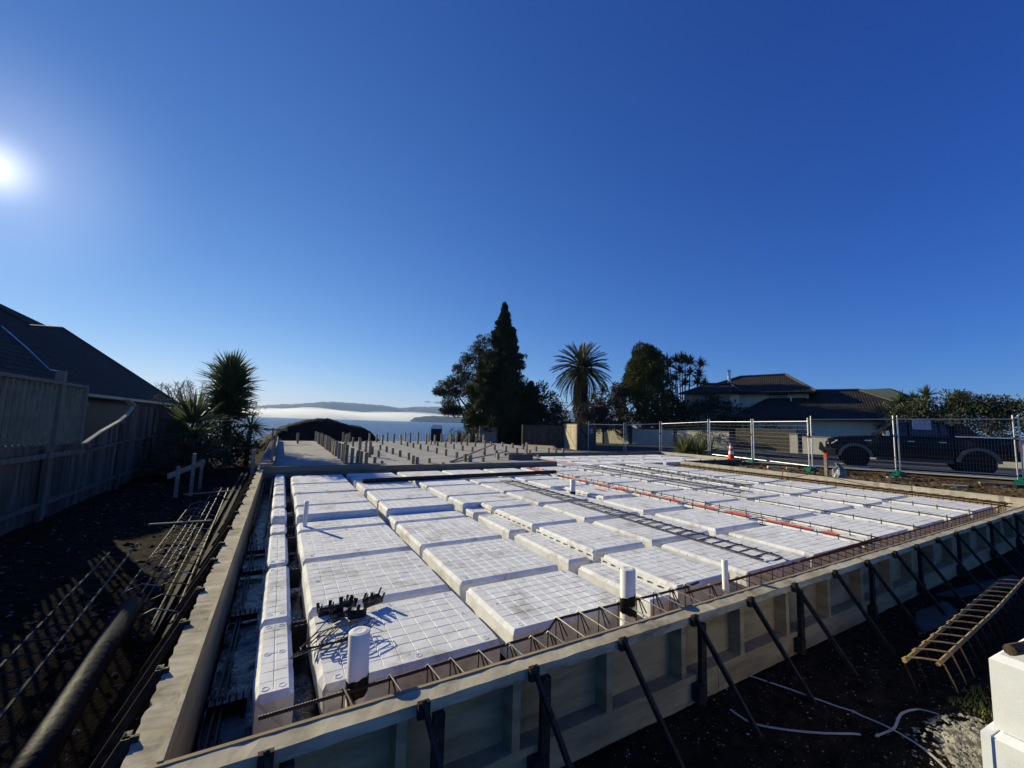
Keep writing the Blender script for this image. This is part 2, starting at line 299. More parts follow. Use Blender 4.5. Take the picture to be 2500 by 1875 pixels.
# water of the lake
wm = bpy.data.materials.new('lake_water'); wm.use_nodes = True; t = wm.node_tree; b = t.nodes['Principled BSDF']
b.inputs['Base Color'].default_value = (0.012, 0.045, 0.10, 1); b.inputs['Roughness'].default_value = 0.24; b.inputs['IOR'].default_value = 1.33
tc = t.nodes.new('ShaderNodeTexCoord'); mp = t.nodes.new('ShaderNodeMapping'); mp.inputs['Rotation'].default_value = (0, 0, R(-20)); mp.inputs['Scale'].default_value = (0.12, 0.4, 1)
n1 = t.nodes.new('ShaderNodeTexNoise'); n1.inputs['Scale'].default_value = 1.0; n1.inputs['Detail'].default_value = 8; n1.inputs['Roughness'].default_value = 0.6
bm = t.nodes.new('ShaderNodeBump'); bm.inputs['Strength'].default_value = 1.0; bm.inputs['Distance'].default_value = 1.2
t.links.new(tc.outputs['Object'], mp.inputs[0]); t.links.new(mp.outputs[0], n1.inputs['Vector']); t.links.new(n1.outputs['Fac'], bm.inputs['Height']); t.links.new(bm.outputs[0], b.inputs['Normal'])
mb = MB(); mb.poly([(-7000, 45, -6), (7000, 45, -6), (7000, 7000, -6), (-7000, 7000, -6)])
lake = obj('lake', raw('lake', mb.v, mb.f, wm)); tag(lake, kind='structure')
# far hills across the lake, their lower end lost in fog
hm = mat('hill_forest', (0.022, 0.030, 0.032), (0.045, 0.055, 0.052), 0.004, 0.95, rand=False)
def ridge(name, pts, d0, d1, foot, seed):
    "pts: crest points (x, y, z); the slopes fall towards the viewer and away"
    P = []
    for i in range(len(pts)-1):
        for k in range(6):
            s = k/6; P.append([pts[i][j]*(1-s)+pts[i+1][j]*s for j in range(3)])
    P.append(list(pts[-1])); V = []; K = 9
    for i, (x, y, z) in enumerate(P):
        L = math.hypot(x, y); ux, uy = x/L, y/L
        zz = z + (6 if z > 60 else 1.2)*math.sin(i*1.9+seed)*math.sin(i*0.7)
        for k in range(K):
            s = k/(K-1)*2-1
            d = s*(d1 if s > 0 else d0); f = (1-abs(s))**1.2
            V.append((x+ux*d+12*math.sin(i+k*2+seed), y+uy*d, foot+(zz-foot)*f*(1 if abs(s) < .01 else 1+.1*math.sin(i*.8+k*3))))
    F = [(i*K+k, i*K+k+1, (i+1)*K+k+1, (i+1)*K+k) for i in range(len(P)-1) for k in range(K-1)]
    return tag(obj(name, raw(name, V, F, hm, True)), kind='structure')
hills = [(-1400,5700,40),(-557,5971,72),(-309,5989,124),(-223,5992,138),(-45,5996,163),(140,5995,177),(282,5990,195),(477,5978,221),(628,5964,229),(783,5945,225),(940,5922,221),(1047,5904,215),(1208,5874,210),(1317,5850,198),(1455,5817,180),(1537,5796,189),(1646,5766,205),(1868,5698,214),(2090,5621,217),(2312,5533,237),(2695,5357,264),(3224,5057,270),(3668,4744,218),(3942,4520,244),(4400,4000,230)]
ridge('far_hills', hills, 500, 700, -6.5, 1.0)
ridge('near_headland', [(970,3463,4),(999,3455,30),(1058,3437,41),(1140,3410,52),(1224,3382,50),(1290,3357,49),(1456,3288,52),(1900,3100,60),(2600,2600,66)], 90, 160, -6.5, 2.2)
# low fog lying on the water: a closed bank of thin white air with a billowy top
fm = bpy.data.materials.new('fog_air'); fm.use_nodes = True; t = fm.node_tree; t.nodes.remove(t.nodes['Principled BSDF'])
pv = t.nodes.new('ShaderNodeVolumePrincipled'); pv.inputs['Color'].default_value = (0.98, 0.98, 0.985, 1); pv.inputs['Density'].default_value = 0.0042; pv.inputs['Anisotropy'].default_value = 0.3
t.links.new(pv.outputs[0], t.nodes['Material Output'].inputs['Volume'])
NX, NY = 120, 14; V = []
ca = R(12.5); ux, uy = math.sin(ca), math.cos(ca); rx, ry = uy, -ux
for j in range(NY+1):
    for i in range(NX+1):
        s = -2600+7200*i/NX*0.82; d = 4000+1450*j/NY
        e = math.sin(math.pi*j/NY)**0.5
        top = (92 + 15*math.sin(i*.31+j*.4) + 9*math.sin(i*.83+1.3*j) + 5*math.sin(i*1.7+j*2.1) - 0.010*max(s, -500))*e
        V.append((ux*d+rx*s, uy*d+ry*s, -5.5+max(top, 1)))
nt0 = len(V)
V += [(x, y, -5.6) for x, y, z in V]
F = []
W = NX+1
for j in range(NY):
    for i in range(NX):
        a0 = j*W+i; F.append((a0, a0+1, a0+W+1, a0+W)); F.append((nt0+a0, nt0+a0+W, nt0+a0+W+1, nt0+a0+1))
for i in range(NX): F.append((i, nt0+i, nt0+i+1, i+1)); c = NY*W+i; F.append((c, c+1, nt0+c+1, nt0+c))
for j in range(NY): c = j*W; F.append((c, c+W, nt0+c+W, nt0+c)); c = j*W+NX; F.append((c, nt0+c, nt0+c+W, c+W))
fog = obj('fog_bank', raw('fog_bank', V, F, fm)); tag(fog, kind='stuff')
# ------------------------------------------------------------------ road side beyond the fence
TN = Vector((0.889, 0.457, 0)); TT = Vector((0.457, -0.889, 0))
def road(n, s, z=0.0): p = TN*n + TT*s; return (p.x, p.y, z)
def strip(name, n0, n1, s0, s1, z0, z1, m, kind='structure'):
    mb = MB(); K = 24; pts = []
    for k in range(K+1):
        s = s0+(s1-s0)*k/K
        d_ = 0.022*min(s+2, 0); mb.v += [road(n0, s, z0+d_), road(n1, s, z1+d_)]
    for k in range(K): mb.f.append((2*k, 2*k+2, 2*k+3, 2*k+1))
    return tag(obj(name, raw(name, mb.v, mb.f, m)), kind=kind)
strip('footpath', 18.75, 19.45, -11, 40, 0.060, 0.065, 'kerb')
strip('road', 19.6, 29.3, -24, 60, 0.035, 0.035, 'asphalt')
mb = MB(); n = 0
mb.slab([road(19.45, -11, -0.25), road(19.6, -11, -0.25), road(19.6, -2, -0.05), road(19.45, -2, -0.05)], (0, 0, 0.14)); mb.slab([road(19.45, -1.99, -0.05), road(19.6, -1.99, -0.05), road(19.6, 40, -0.05), road(19.45, 40, -0.05)], (0, 0, 0.14)); make('kerb', mb, 'kerb', kind='structure')
mb = MB(); mb.slab([road(29.3, -24, -0.534), road(29.45, -24, -0.534), road(29.45, -2, -0.05), road(29.3, -2, -0.05)], (0, 0, 0.16)); mb.slab([road(29.3, -1.99, -0.05), road(29.45, -1.99, -0.05), road(29.45, 60, -0.05), road(29.3, 60, -0.05)], (0, 0, 0.16)); make('far_kerb', mb, 'kerb', kind='structure')
strip('verge', 29.46, 37.5, -24, 60, 0.06, 0.03, 'grass')
# grass blades on the verge and by the foam stack
def blades(name, pts, hmin, hmax, w, m, lean=0.5):
    V = []; F = []
    for (x, y, z) in pts:
        a = rnd.uniform(0, 6.283); h = rnd.uniform(hmin, hmax); l = rnd.uniform(0, lean)*h; b = rnd.uniform(0, 6.283); n = len(V)
        dx, dy = math.cos(a)*w, math.sin(a)*w; lx, ly = math.cos(b)*l, math.sin(b)*l
        V += [(x-dx, y-dy, z), (x+dx, y+dy, z), (x+lx*.4+dx*.7, y+ly*.4+dy*.7, z+h*.6), (x+lx*.4-dx*.7, y+ly*.4-dy*.7, z+h*.6), (x+lx, y+ly, z+h)]
        F += [(n, n+1, n+2, n+3), (n+3, n+2, n+4)]
    return tag(obj(name, raw(name, V, F, m)), kind='stuff')
blades('verge_grass', [(lambda s_: road(rnd.uniform(29.5, 35), s_, 0.03+.022*min(s_+2, 0)))(rnd.uniform(-22, 10)) for _ in range(11000)], 0.05, 0.16, 0.008, 'grass')
def tuft(cx, cy, r):
    a = rnd.uniform(0, 6.283); q = r*math.sqrt(rnd.random()); x, y = cx+q*math.cos(a), cy+q*math.sin(a); return (x, y, gz(x, y)-.01)
blades('grass_tufts', [tuft(3.50, -2.62, .16) for _ in range(500)] + [tuft(3.75, -2.64, .18) for _ in range(250)], 0.012, 0.045, 0.003, 'grass', 0.9)
# gravel and pale chips trodden into the soil in front
def stones(name, spots, m):
    V = []; F = []
    for (x, y, z, s) in spots:
        n = len(V); a = rnd.uniform(0, 3.14); c, d = math.cos(a), math.sin(a); e = rnd.uniform(.5, .9); f = rnd.uniform(.35, .7)
        for (px, py, pz) in ((1,0,0),(0,1,0),(-1,0,.1),(0,-1,0),(.1,.1,1),(.5,.5,.5),(-.5,-.4,.6)):
            px *= s; py *= s*e; V.append((x+px*c-py*d, y+px*d+py*c, z+pz*s*f))
        F += [(n,n+1,n+5),(n,n+5,n+4),(n+1,n+4,n+5),(n+1,n+2,n+4),(n+2,n+6,n+4),(n+2,n+3,n+6),(n+3,n+4,n+6),(n+3,n,n+4)]
    return tag(obj(name, raw(name, V, F, m)), kind='stuff')
MT['stone'] = mat('grey_gravel', (0.075, 0.068, 0.06), (0.20, 0.18, 0.16), 3, 0.9)
MT['chip'] = mat('pale_chip', (0.42, 0.40, 0.36), (0.68, 0.66, 0.62), 3, 0.85)
sp = []
for _ in range(5200):
    x = rnd.uniform(-.6, 9); y = -1.66-2.2*rnd.random()**1.1; sp.append((x, y, gz(x, y)-.003, rnd.choice((.003, .004, .006, .008, .011))))
for _ in range(1500):
    x = rnd.uniform(-3.0, -0.72); y = rnd.uniform(-1.5, 9); sp.append((x, y, gz(x, y)-.004, rnd.choice((.010, .014, .02, .03))))
for _ in range(1500):
    x = rnd.uniform(13.2, 19); y = rnd.uniform(-1, 9); sp.append((x, y, gz(x, y)-.004, rnd.choice((.012, .02, .03, .05))))
stones('gravel', sp, 'stone')
sp = []
for _ in range(1500):
    x = rnd.uniform(-.6, 9); y = -1.66-2.2*rnd.random(); sp.append((x, y, gz(x, y)-.01, rnd.choice((.015, .02, .03, .045))))
for _ in range(1100):
    x = rnd.uniform(-3.1, -0.72); y = rnd.uniform(-1.5, 12); sp.append((x, y, gz(x, y)-.01, rnd.choice((.02, .03, .045, .07))))
for _ in range(1500):
    x = rnd.uniform(13.15, 19); y = rnd.uniform(-1.4, 7); sp.append((x, y, gz(x, y)-.015, rnd.choice((.03, .045, .07, .11))))
stones('soil_clods', sp, 'soil')
sp = []
for _ in range(6500):
    x = .3+7*rnd.random()**1.4; y = -1.68-1.7*rnd.random(); sp.append((x, y, gz(x, y)-.001, rnd.choice((.0012, .0015, .002, .002, .002, .003, .003, .005))))
for (x, y) in ((2.72, -2.02), (3.05, -1.92), (2.93, -2.15), (2.35, -1.86), (2.6, -2.3), (3.9, -1.9), (1.75, -1.8), (4.6, -2.05), (2.2, -1.95)): sp.append((x, y, gz(x, y)-.002, rnd.uniform(.008, .014)))
stones('pale_chips', sp, 'chip')
# a lumpy heap of dried mortar / spoil at the lower right
def heap(name, cx, cy, rx_, ry_, h, m, seed, amp, N=60, label=None, cat=None, base=None, prof=None):
    V = []; F = []
    for j in range(N+1):
        for i in range(N+1):
            u, v = 2*i/N-1, 2*j/N-1; x, y = cx+rx_*u, cy+ry_*v; r = math.hypot(u, v)
            e = max(0, 1-r*r)**0.8
            z0 = (gz(x, y) if base is None else base)-.05
            z = z0 + h*e + (amp*(.7*float(nz(x, y, 1.6/rx_, seed))+.6*float(nz(x, y, 4.5/rx_, seed+3))+.45*float(nz(x, y, 11/rx_, seed+5))) if e > 0 else 0)*min(1, e*3)
            V.append((x, y, z))
    F = [(j*(N+1)+i, j*(N+1)+i+1, (j+1)*(N+1)+i+1, (j+1)*(N+1)+i) for j in range(N) for i in range(N)]
    w = Vector((cx, cy, min(v[2] for v in V))); V = [(x-w.x, y-w.y, z-w.z) for x, y, z in V]
    return tag(obj(name, raw(name, V, F, m, True), None, w), label, cat)
MT['mortar'] = mat('grey_spoil', (0.15, 0.142, 0.12), (0.32, 0.305, 0.26), 14, 0.95, 1.0, 60, bdist=0.02)
MT['mound'] = mat('heaped_topsoil', (0.012, 0.010, 0.008), (0.030, 0.025, 0.02), 3, 0.95, 0.8, 12)
heap('mortar_heap', 2.99, -2.70, .36, .20, .105, 'mortar', 3.0, .030, 110, 'grey crumbly mortar spill on the soil beside the white foam stack', 'mortar heap')
stones('mortar_crumbs', [(lambda a, q: (2.97+.42*q*math.cos(a), -2.68+.26*q*math.sin(a), gz(2.97+.42*q*math.cos(a), -2.68+.26*q*math.sin(a))+.085*max(0, 1-q*q*1.2), rnd.choice((.004, .006, .008, .012, .018))))(rnd.uniform(0, 6.28), rnd.random()**.5) for _ in range(420)], 'mortar')
# ------------------------------------------------------------------ pit floor sheet
gx2 = np.arange(-0.53, 13.04, .055); gy2 = np.concatenate([np.arange(-1.51, 7.55, .055)]); PX, PY = np.meshgrid(gx2, gy2)
PZ = -0.262 + 0.014*nz(PX, PY, 3.1, 2.0) + 0.010*nz(PX*0.6+PY, PY*1.9-PX, 3.3, 5.0)
a = (np.arange(len(gy2)-1)[:, None]*len(gx2)+np.arange(len(gx2)-1)[None, :]).ravel(); n = len(gx2)
ps = obj('plastic_sheet', raw('plastic_sheet', np.stack([PX.ravel(), PY.ravel(), PZ.ravel()], 1), np.stack([a, a+1, a+n+1, a+n], 1), 'plastic', True))
tag(ps, 'wrinkled black polythene sheet lining the trench floor under the white foam pods', 'plastic sheet')
gx2 = np.arange(7.95, 17.05, .2); gy2 = np.arange(7.0, 11.2, .2); PX, PY = np.meshgrid(gx2, gy2); PZ = -0.262+0.014*nz(PX, PY, 3.1, 2.0); n = len(gx2)
a = (np.arange(len(gy2)-1)[:, None]*n+np.arange(n-1)[None, :]).ravel()
ps2 = obj('plastic_sheet', raw('plastic_sheet', np.stack([PX.ravel(), PY.ravel(), PZ.ravel()], 1), np.stack([a, a+1, a+n+1, a+n], 1), 'plastic', True))
tag(ps2, 'black polythene sheet under the far pods of the rear wing by the road', 'plastic sheet')
# ================================================================== FOAM PODS
PODC = {}
def pod_mesh(w, d, h, nx_, ny_, slot=False, dim=True, cham=0.028):
    key = (round(w, 2), round(d, 2), round(h, 3), nx_, ny_, slot, len(PODC))
    g = 0.0046; dep = 0.0062
    def lines(L, n):
        out = [(0.0, -1), (cham, 0)]
        for k in range(1, n):
            c = cham + (L-2*cham)*k/n; out += [(c-g, 0), (c, 1), (c+g, 0)]
        return out + [(L-cham, 0), (L, -1)]
    lx, ly = lines(w, nx_), lines(d, ny_); mb = MB(); r = random.Random(1000+len(PODC))
    chip = [r.choice((0, 0, .008, .018, .03)) for _ in range(4)]
    for (y, ky) in ly:
        for (x, kx) in lx:
            z = h
            if kx == -1 or ky == -1: z = h-cham
            elif x == cham or y == cham or x == w-cham or y == d-cham: z = h
            elif kx == 1 or ky == 1: z = h-dep
            else: z = h + r.uniform(-.0012, .0012)
            px, py = x, y
            if kx == -1 or ky == -1:
                z += r.uniform(-.004, .002); px += r.uniform(0, .003)*(1 if x == 0 else -1 if x == w else 0); py += r.uniform(0, .003)*(1 if y == 0 else -1 if y == d else 0)
            for q, (qx, qy) in enumerate(((0, 0), (w, 0), (w, d), (0, d))):
                dd = abs(x-qx)+abs(y-qy)
                if chip[q] and dd < .07: f = chip[q]*(1-dd/.07); px += f*(1 if qx == 0 else -1); py += f*(1 if qy == 0 else -1); z -= f*.5
            mb.v.append((px, py, z))
    A, B = len(lx), len(ly)
    for j in range(B-1):
        for i in range(A-1): mb.f.append((j*A+i, j*A+i+1, (j+1)*A+i+1, (j+1)*A+i))
    n0 = len(mb.v)
    cs = [(0, 0), (A-1, 0), ((B-1)*A+A-1, 0), ((B-1)*A, 0)]
    top = [0, A-1, (B-1)*A+A-1, (B-1)*A]
    for t_ in top: x, y, _ = mb.v[t_]; mb.v.append((x, y, 0.0))
    rowS = list(range(0, A)); rowE = [j*A+A-1 for j in range(B)]; rowN = [(B-1)*A+i for i in reversed(range(A))]; rowW = [j*A for j in reversed(range(B))]
    mb.f.append(tuple([n0, n0+1] + rowS[::-1])); mb.f.append(tuple([n0+1, n0+2] + rowE[::-1])); mb.f.append(tuple([n0+2, n0+3] + rowN[::-1]))
    if not slot: mb.f.append(tuple([n0+3, n0] + rowW[::-1]))
    else:
        # the left side carries a row of moulded slots low on its face: real recesses
        zt = h-cham; za, zb = h-.072, h-.052; ns = 8; sl = d/ns; ys = []
        for k in range(ns): ys += [(k*sl, k*sl+sl*.2, 0), (k*sl+sl*.2, k*sl+sl*.8, 1), (k*sl+sl*.8, (k+1)*sl, 0)]
        for (y0, y1, c) in ys:
            if not c: mb.poly([(0, y1, 0), (0, y0, 0), (0, y0, zt), (0, y1, zt)])
            else:
                mb.poly([(0, y1, 0), (0, y0, 0), (0, y0, za), (0, y1, za)]); mb.poly([(0, y1, zb), (0, y0, zb), (0, y0, zt), (0, y1, zt)])
                e = .05; mb.poly([(e, y1, za), (e, y0, za), (e, y0, zb), (e, y1, zb)])
                mb.poly([(0, y1, za), (0, y0, za), (e, y0, za), (e, y1, za)]); mb.poly([(0, y0, zb), (0, y1, zb), (e, y1, zb), (e, y0, zb)])
                mb.poly([(0, y0, za), (0, y0, zb), (e, y0, zb), (e, y0, za)]); mb.poly([(0, y1, zb), (0, y1, za), (e, y1, za), (e, y1, zb)])
    mb.f.append((n0+3, n0+2, n0+1, n0))
    if dim:
        # moulded round dimples with a raised lip
        for (fx, fy) in ((.09, .08), (.91, .08), (.09, .92), (.91, .92), (.09, .5), (.5, .08), (.91, .5), (.5, .92)):
            if w < .5:
                if fx == .5: continue
                fx = .3 if fx < .5 else .7
            cx, cy = w*fx, d*fy
            mb.lathe([(.013, h-.004), (.015, h+.0018), (.019, h+.0018), (.023, h-.002)], (cx, cy, 0), 12)
    PODC[key] = raw('foam_pod', mb.v, mb.f, 'eps'); return PODC[key]
ZB = -0.225
def pod(x0, x1, y0, y1, zt, label, group, slot=False, mesh=None):
    w, d = x1-x0, y1-y0
    nx_ = max(2, round(w/.108)); ny_ = max(2, round(d/.108))
    o = obj('foam_pod', mesh or pod_mesh(w, d, zt-ZB, nx_, ny_, slot), None, (x0, y0, ZB)); WL[o.name] = Vector((x0, y0, ZB))
    o.rotation_euler = (0, 0, R(rnd.uniform(-.25, .25)))
    return tag(o, label, 'foam pod', group)
GP = 'white foam pods laid in rows inside the formwork'
rowsA = [(-1.0, -.1), (0, 1.1), (1.2, 2.3), (2.38, 2.84)]; rowsH = [(2.95, 3.57), (3.65, 4.68), (4.78, 5.84), (5.96, 7.2)]
for i, (a_, b_) in enumerate([(-.94, -.1), (-.06, 1.1), (1.17, 2.3), (2.38, 2.84), (2.95, 3.57), (3.65, 4.68), (4.78, 5.84), (5.96, 7.75)]):
    pod(-.305, -.112, a_, min(b_, 7.55), 0 if i < 4 else .075, '%s narrow foam strip pod from the front, beside the left trench' % ORD[i], 'narrow foam strip pods along the left trench')
for i, (a_, b_) in enumerate(rowsA+rowsH):
    pod(0, 1.1, a_, b_, 0 if i < 4 else .075, '%s white foam pod from the front in the first wide column from the left' % ORD[i], GP)
for i, (a_, b_) in enumerate([(-.94, -.1), (0, 1.1), (1.2, 2.3), (2.38, 2.82), (2.9, 3.57), (3.63, 4.66), (4.8, 5.82), (5.96, 7.32)]):
    pod(1.2, 2.3, a_, b_, 0 if i < 4 else .075, '%s white foam pod from the front in the second wide column from the left' % ORD[i], GP)
for i, (a_, b_) in enumerate([(-1.02, -.08), (.06, 1.2), (1.34, 2.36), (2.5, 2.88)]):
    pod(2.445, 2.742, a_, b_, 0, '%s narrow sunken foam piece from the front, below the slotted pod faces' % ORD[i], 'narrow sunken foam pieces')
for i, (a_, b_) in enumerate([(-1.05, -.1), (.02, 1.14), (1.25, 2.34)]):
    pod(2.745, 3.55, a_, b_, .075, '%s foam pod from the front with a slotted left face above the sunken strip' % ORD[i], 'slotted foam pods', True)
pod(2.745, 3.55, 2.46, 2.885, .075, 'short foam block left standing beside the notched corner of a pod', GP, True)
pod(2.435, 3.55, 2.89, 3.58, .075, 'foam pod behind the notch, third column from the left', GP)
for i, (a_, b_) in enumerate([(3.66, 4.75), (4.84, 5.84), (6.0, 7.32)]):
    pod(2.435, 3.58, a_, b_, .075, '%s foam pod behind the notched pod in the third column' % ORD[i], GP)
colsR = [('fourth', 3.66, 4.80, [(-1.12, -.1), (.03, 1.1), (1.27, 2.34), (2.49, 3.66), (3.74, 4.82), (4.92, 5.62), (6.1, 7.34)]),
         ('fifth', 4.93, 6.0, [(-1.12, -.08), (.06, 1.13), (1.32, 2.32), (2.5, 2.5), (3.92, 4.9), (5.0, 5.75), (6.15, 7.36)]),
         ('sixth', 6.62, 7.72, [(-1.1, -.03), (.08, 1.3), (1.4, 2.56), (2.66, 3.86), (3.96, 5.1), (5.2, 6.22), (6.34, 7.4)]),
         ('seventh', 7.92, 9.22, [(-1.1, -.02), (.08, 1.26), (1.38, 2.5), (2.62, 3.8), (3.92, 5.1), (5.2, 6.3), (6.4, 7.5)]),
         ('eighth', 9.46, 10.42, [(-1.1, -.02), (.06, 1.2), (1.34, 2.5), (2.6, 3.8), (3.92, 5.05), (5.15, 6.3), (6.4, 7.5)]),
         ('ninth', 10.72, 12.08, [(-1.08, .1), (.2, 1.4), (1.5, 2.6), (2.7, 3.85), (3.95, 5.1), (5.2, 6.3), (6.4, 7.5)])]
for (cn, x0, x1, rows) in colsR:
    for i, (a_, b_) in enumerate(rows):
        if b_-a_ < .1: continue
        pod(x0, x1, a_, b_, .075, '%s foam pod from the front in the %s column from the left' % (ORD[i], cn), GP)
pod(4.93, 5.19, 2.46, 3.84, 0, 'low narrow foam piece beside the short white pipe with the black foot', 'narrow sunken foam pieces')
pr = pod(5.2, 6.0, 2.56, 3.84, .075, 'slotted foam pod with a small red spray mark beside the short white pipe', 'slotted foam pods', True)
spx = [('red', 6.13, 6.45, -1.1, 0.2), ('red', 6.13, 6.45, .3, 1.5), ('red', 6.13, 6.45, 1.6, 2.8), ('red', 6.13, 6.45, 2.9, 4.1), ('red', 6.13, 6.45, 4.2, 5.4), ('slot', 6.2, 6.5, 6.2, 7.4)]
strips = []
for i, (k, x0, x1, y0, y1) in enumerate(spx):
    strips.append(pod(x0, x1, y0, y1, .06 if k == 'red' else .075, ('%s narrow foam strip from the front under the red spray line between two rebar lines' % ORD[i]) if k == 'red' else 'narrow slotted foam strip with a red spray patch beside the rear dark board', 'red sprayed foam strips', k == 'slot'))
def paint(parent, x0, x1, y0, y1, z, m='red', seed=0):
    "ragged flat patch of sprayed paint on top of a pod (4 mm of lift)"
    r = random.Random(seed); mb = MB(); K = 16; L = []; Rr = []
    for k in range(K+1):
        y = y0+(y1-y0)*k/K; e = math.sin(math.pi*min(max(k/K, .04), .96))**.35
        c = (x0+x1)/2; h = (x1-x0)/2*e
        L.append((c-h*r.uniform(.65, 1.05), y, z)); Rr.append((c+h*r.uniform(.65, 1.05), y, z))
    for k in range(K): mb.poly([L[k], Rr[k], Rr[k+1], L[k+1]])
    return make('spray_paint', mb, m, parent)
for i in range(5):
    y0, y1 = spx[i][3], spx[i][4]; base = .066
    paint(strips[i], 6.17, 6.42, y0+(.32 if i == 0 else .08), y0+.52, base, 'red', i); paint(strips[i], 6.18, 6.40, y0+.62, y1-.06, base, 'red', i+9)
paint(strips[5], 6.22, 6.46, 6.35, 7.2, .082, 'red', 33)
paint(pr, 5.62, 5.72, 3.0, 3.35, .082, 'red', 41)
# rear wing pods
k = 0
for j, (a_, b_) in enumerate([(7.62, 8.7), (8.82, 9.9), (10.0, 10.95)]):
    for i, (x0, x1) in enumerate([(8.05, 9.2), (9.32, 10.45), (10.6, 11.75), (11.87, 13.0), (13.12, 14.25), (14.37, 15.5), (15.62, 16.6)]):
        o = pod(x0, x1, a_, b_, .075, 'rear wing foam pod, %s row back and %s from its left end' % (ORD[j], ORD[i]), GP)
        if (i, j) in ((0, 0), (0, 1), (0, 2)): paint(o, x0+.1, x1-.2, a_+.2, b_-.15, .082, 'pinkred', 50+j)
# ================================================================== THE FINISHED SLAB
mb = MB(); mb.slab([(-.33, 7.83, -.3), (7.80, 7.83, -.3), (7.80, 11.32, -.3), (11.9, 11.32, -.3), (12.0, 19.2, -.3), (9.6, 20.9, -.3), (6.0, 21.8, -.3), (-.33, 21.4, -.3)], (0, 0, .45))
slab = make('concrete_slab', mb, 'concrete', label='smooth new concrete slab studded with timber posts behind the foam pods', cat='concrete slab')
# ================================================================== FORMWORK
def fthing(name, loc, label, cat='formwork', group=None): return empty(name, loc, 0, label, cat, group)
# front form (runs along X at the near edge)
FF = fthing('front_formwork', (6, -1.58, -.32), 'long pale timber edge form across the foreground with dark stakes leaning on it')
def jag(mb, x0, x1, y0, y1, z0, z1, n=40, amp=.0025, seed=1):
    "a long timber with slightly worn arrises, along X"
    r = random.Random(seed); n0 = len(mb.v)
    for k in range(n+1):
        x = x0+(x1-x0)*k/n; e = [r.uniform(-amp, amp) for _ in range(6)]
        mb.v += [(x, y0+e[0], z0), (x, y1, z0), (x, y1+e[1]*.3, z1+e[2]), (x, y0+e[3]+.003, z1+e[4])]
    for k in range(n):
        a = n0+4*k; b = a+4
        for i in range(4): mb.f.append((a+i, a+(i+1) % 4, b+(i+1) % 4, b+i)[::-1])
    mb.f.append((n0, n0+1, n0+2, n0+3)); e = n0+4*n; mb.f.append((e+3, e+2, e+1, e))
    return mb
xe = 13.14
for (a_, b_) in [(-.66, 2.395), (2.4, 6.0), (6.005, 9.6), (9.605, xe)]:
    make('top_plate', jag(MB(), a_, b_, -1.640, -1.5455, .152, .199, 60, .002, int(a_*10)), 'plate', FF)
    make('bottom_plate', jag(MB(), a_, b_, -1.640, -1.5455, -.33, -.165, 40, .002, int(a_*7)), 'ply', FF)
    make('ply_sheet', MB().box(a_, b_, -1.545, -1.528, -.33, .204), 'ply', FF)
bx = [-.238, .342, .903, 1.508, 2.137, 2.767, 3.373, 4.051, 4.70, 5.357, 5.95, 6.62, 7.28, 8.0, 8.75, 9.5, 10.2, 10.9, 11.7, 12.4]
for i, x in enumerate(bx):
    for xx in [x-.105]:
        make('stud', MB().box(xx, xx+.045, -1.636, -1.5455, -.165, .152), 'ply', FF)
# stakes: upright peg and raking brace at the form
def stake_pair(i, x, peg, ln, side):
    g = 'dark braces leaning on the front form'
    mb = MB()
    if side == 'front':
        top = (x, -1.648, .212); bot = (x+.13, -2.02, gz(x+.13, -2.02)-.06)
        mb.beam(top, bot, .029, .020, (1, 0, 0)); 
        mb.box(x-.026, x+.026, -1.668, -1.645, .150, .215)
        o = make('raking_brace', mb, 'stake', label=ln, cat='brace', group=g)
        for s in (.2, .38, .56, .74):
            p = Vector(top).lerp(Vector(bot), s); make('bolt', MB().box(p.x+.0135, p.x+.018, p.y-.006, p.y+.006, p.z-.006, p.z+.006), 'tie', o)
        if peg:
            q = MB(); q.box(x+.045, x+.095, -1.672, -1.642, -.42, .15); q.box(x-.02, x+.04, -1.70, -1.642, -.30, -.20)
            make('steel_peg', q, 'stake', label='upright dark peg driven against the form beside the %s brace from the left' % ORD[i], cat='peg', group='upright pegs holding the front form')
for i, x in enumerate(bx): stake_pair(i, x, i % 2 == 0 or i == 1, '%s dark raking brace from the left along the front form' % ORD[i], 'front')
# left form (runs along Y)
LF = fthing('left_formwork', (-.6, 3, -.32), 'pale timber edge form along the left trench with a chipped sunlit top')
def jagy(mb, x0, x1, y0, y1, z0, z1, n, amp, seed):
    r = random.Random(seed); n0 = len(mb.v)
    for k in range(n+1):
        y = y0+(y1-y0)*k/n; e = [r.uniform(-amp, amp) for _ in range(4)]
        if r.random() < .10: e[0] += .012
        mb.v += [(x0+e[0]*.4, y, z0), (x1, y, z0), (x1-.001, y, z1+e[1]*.3), (x0+e[2]+max(0, e[0]), y, z1+e[3]*.5)]
    for k in range(n):
        a = n0+4*k; b = a+4
        for i in range(4): mb.f.append((a+i, a+(i+1) % 4, b+(i+1) % 4, b+i))
    mb.f.append((n0+3, n0+2, n0+1, n0)); e = n0+4*n; mb.f.append((e, e+1, e+2, e+3)); return mb
for (a_, b_) in [(-1.525, 1.9), (1.905, 4.9), (4.905, 7.58)]:
    make('top_plate', jagy(MB(), -.672, -.5665, a_, b_, .152, .199, 90, .004, int(a_*11)), 'plate', LF)
    make('bottom_plate', MB().box(-.665, -.5665, a_, b_, -.33, -.21), 'ply', LF)
    make('ply_sheet', MB().box(-.566, -.549, a_, b_, -.33, .203), 'ply', LF)
    make('batten', MB().box(-.5665, -.5485, a_, b_, .2035, .2075), 'plate', LF)
ly = [-1.35, -.884, -.377, .142, .80, 1.30, 1.94, 2.74, 3.35, 4.0, 4.65, 5.3, 5.95, 6.6, 7.25]
for y in ly:
    make('stud', MB().box(-.66, -.5665, y+.06, y+.105, -.21, .152), 'ply', LF)
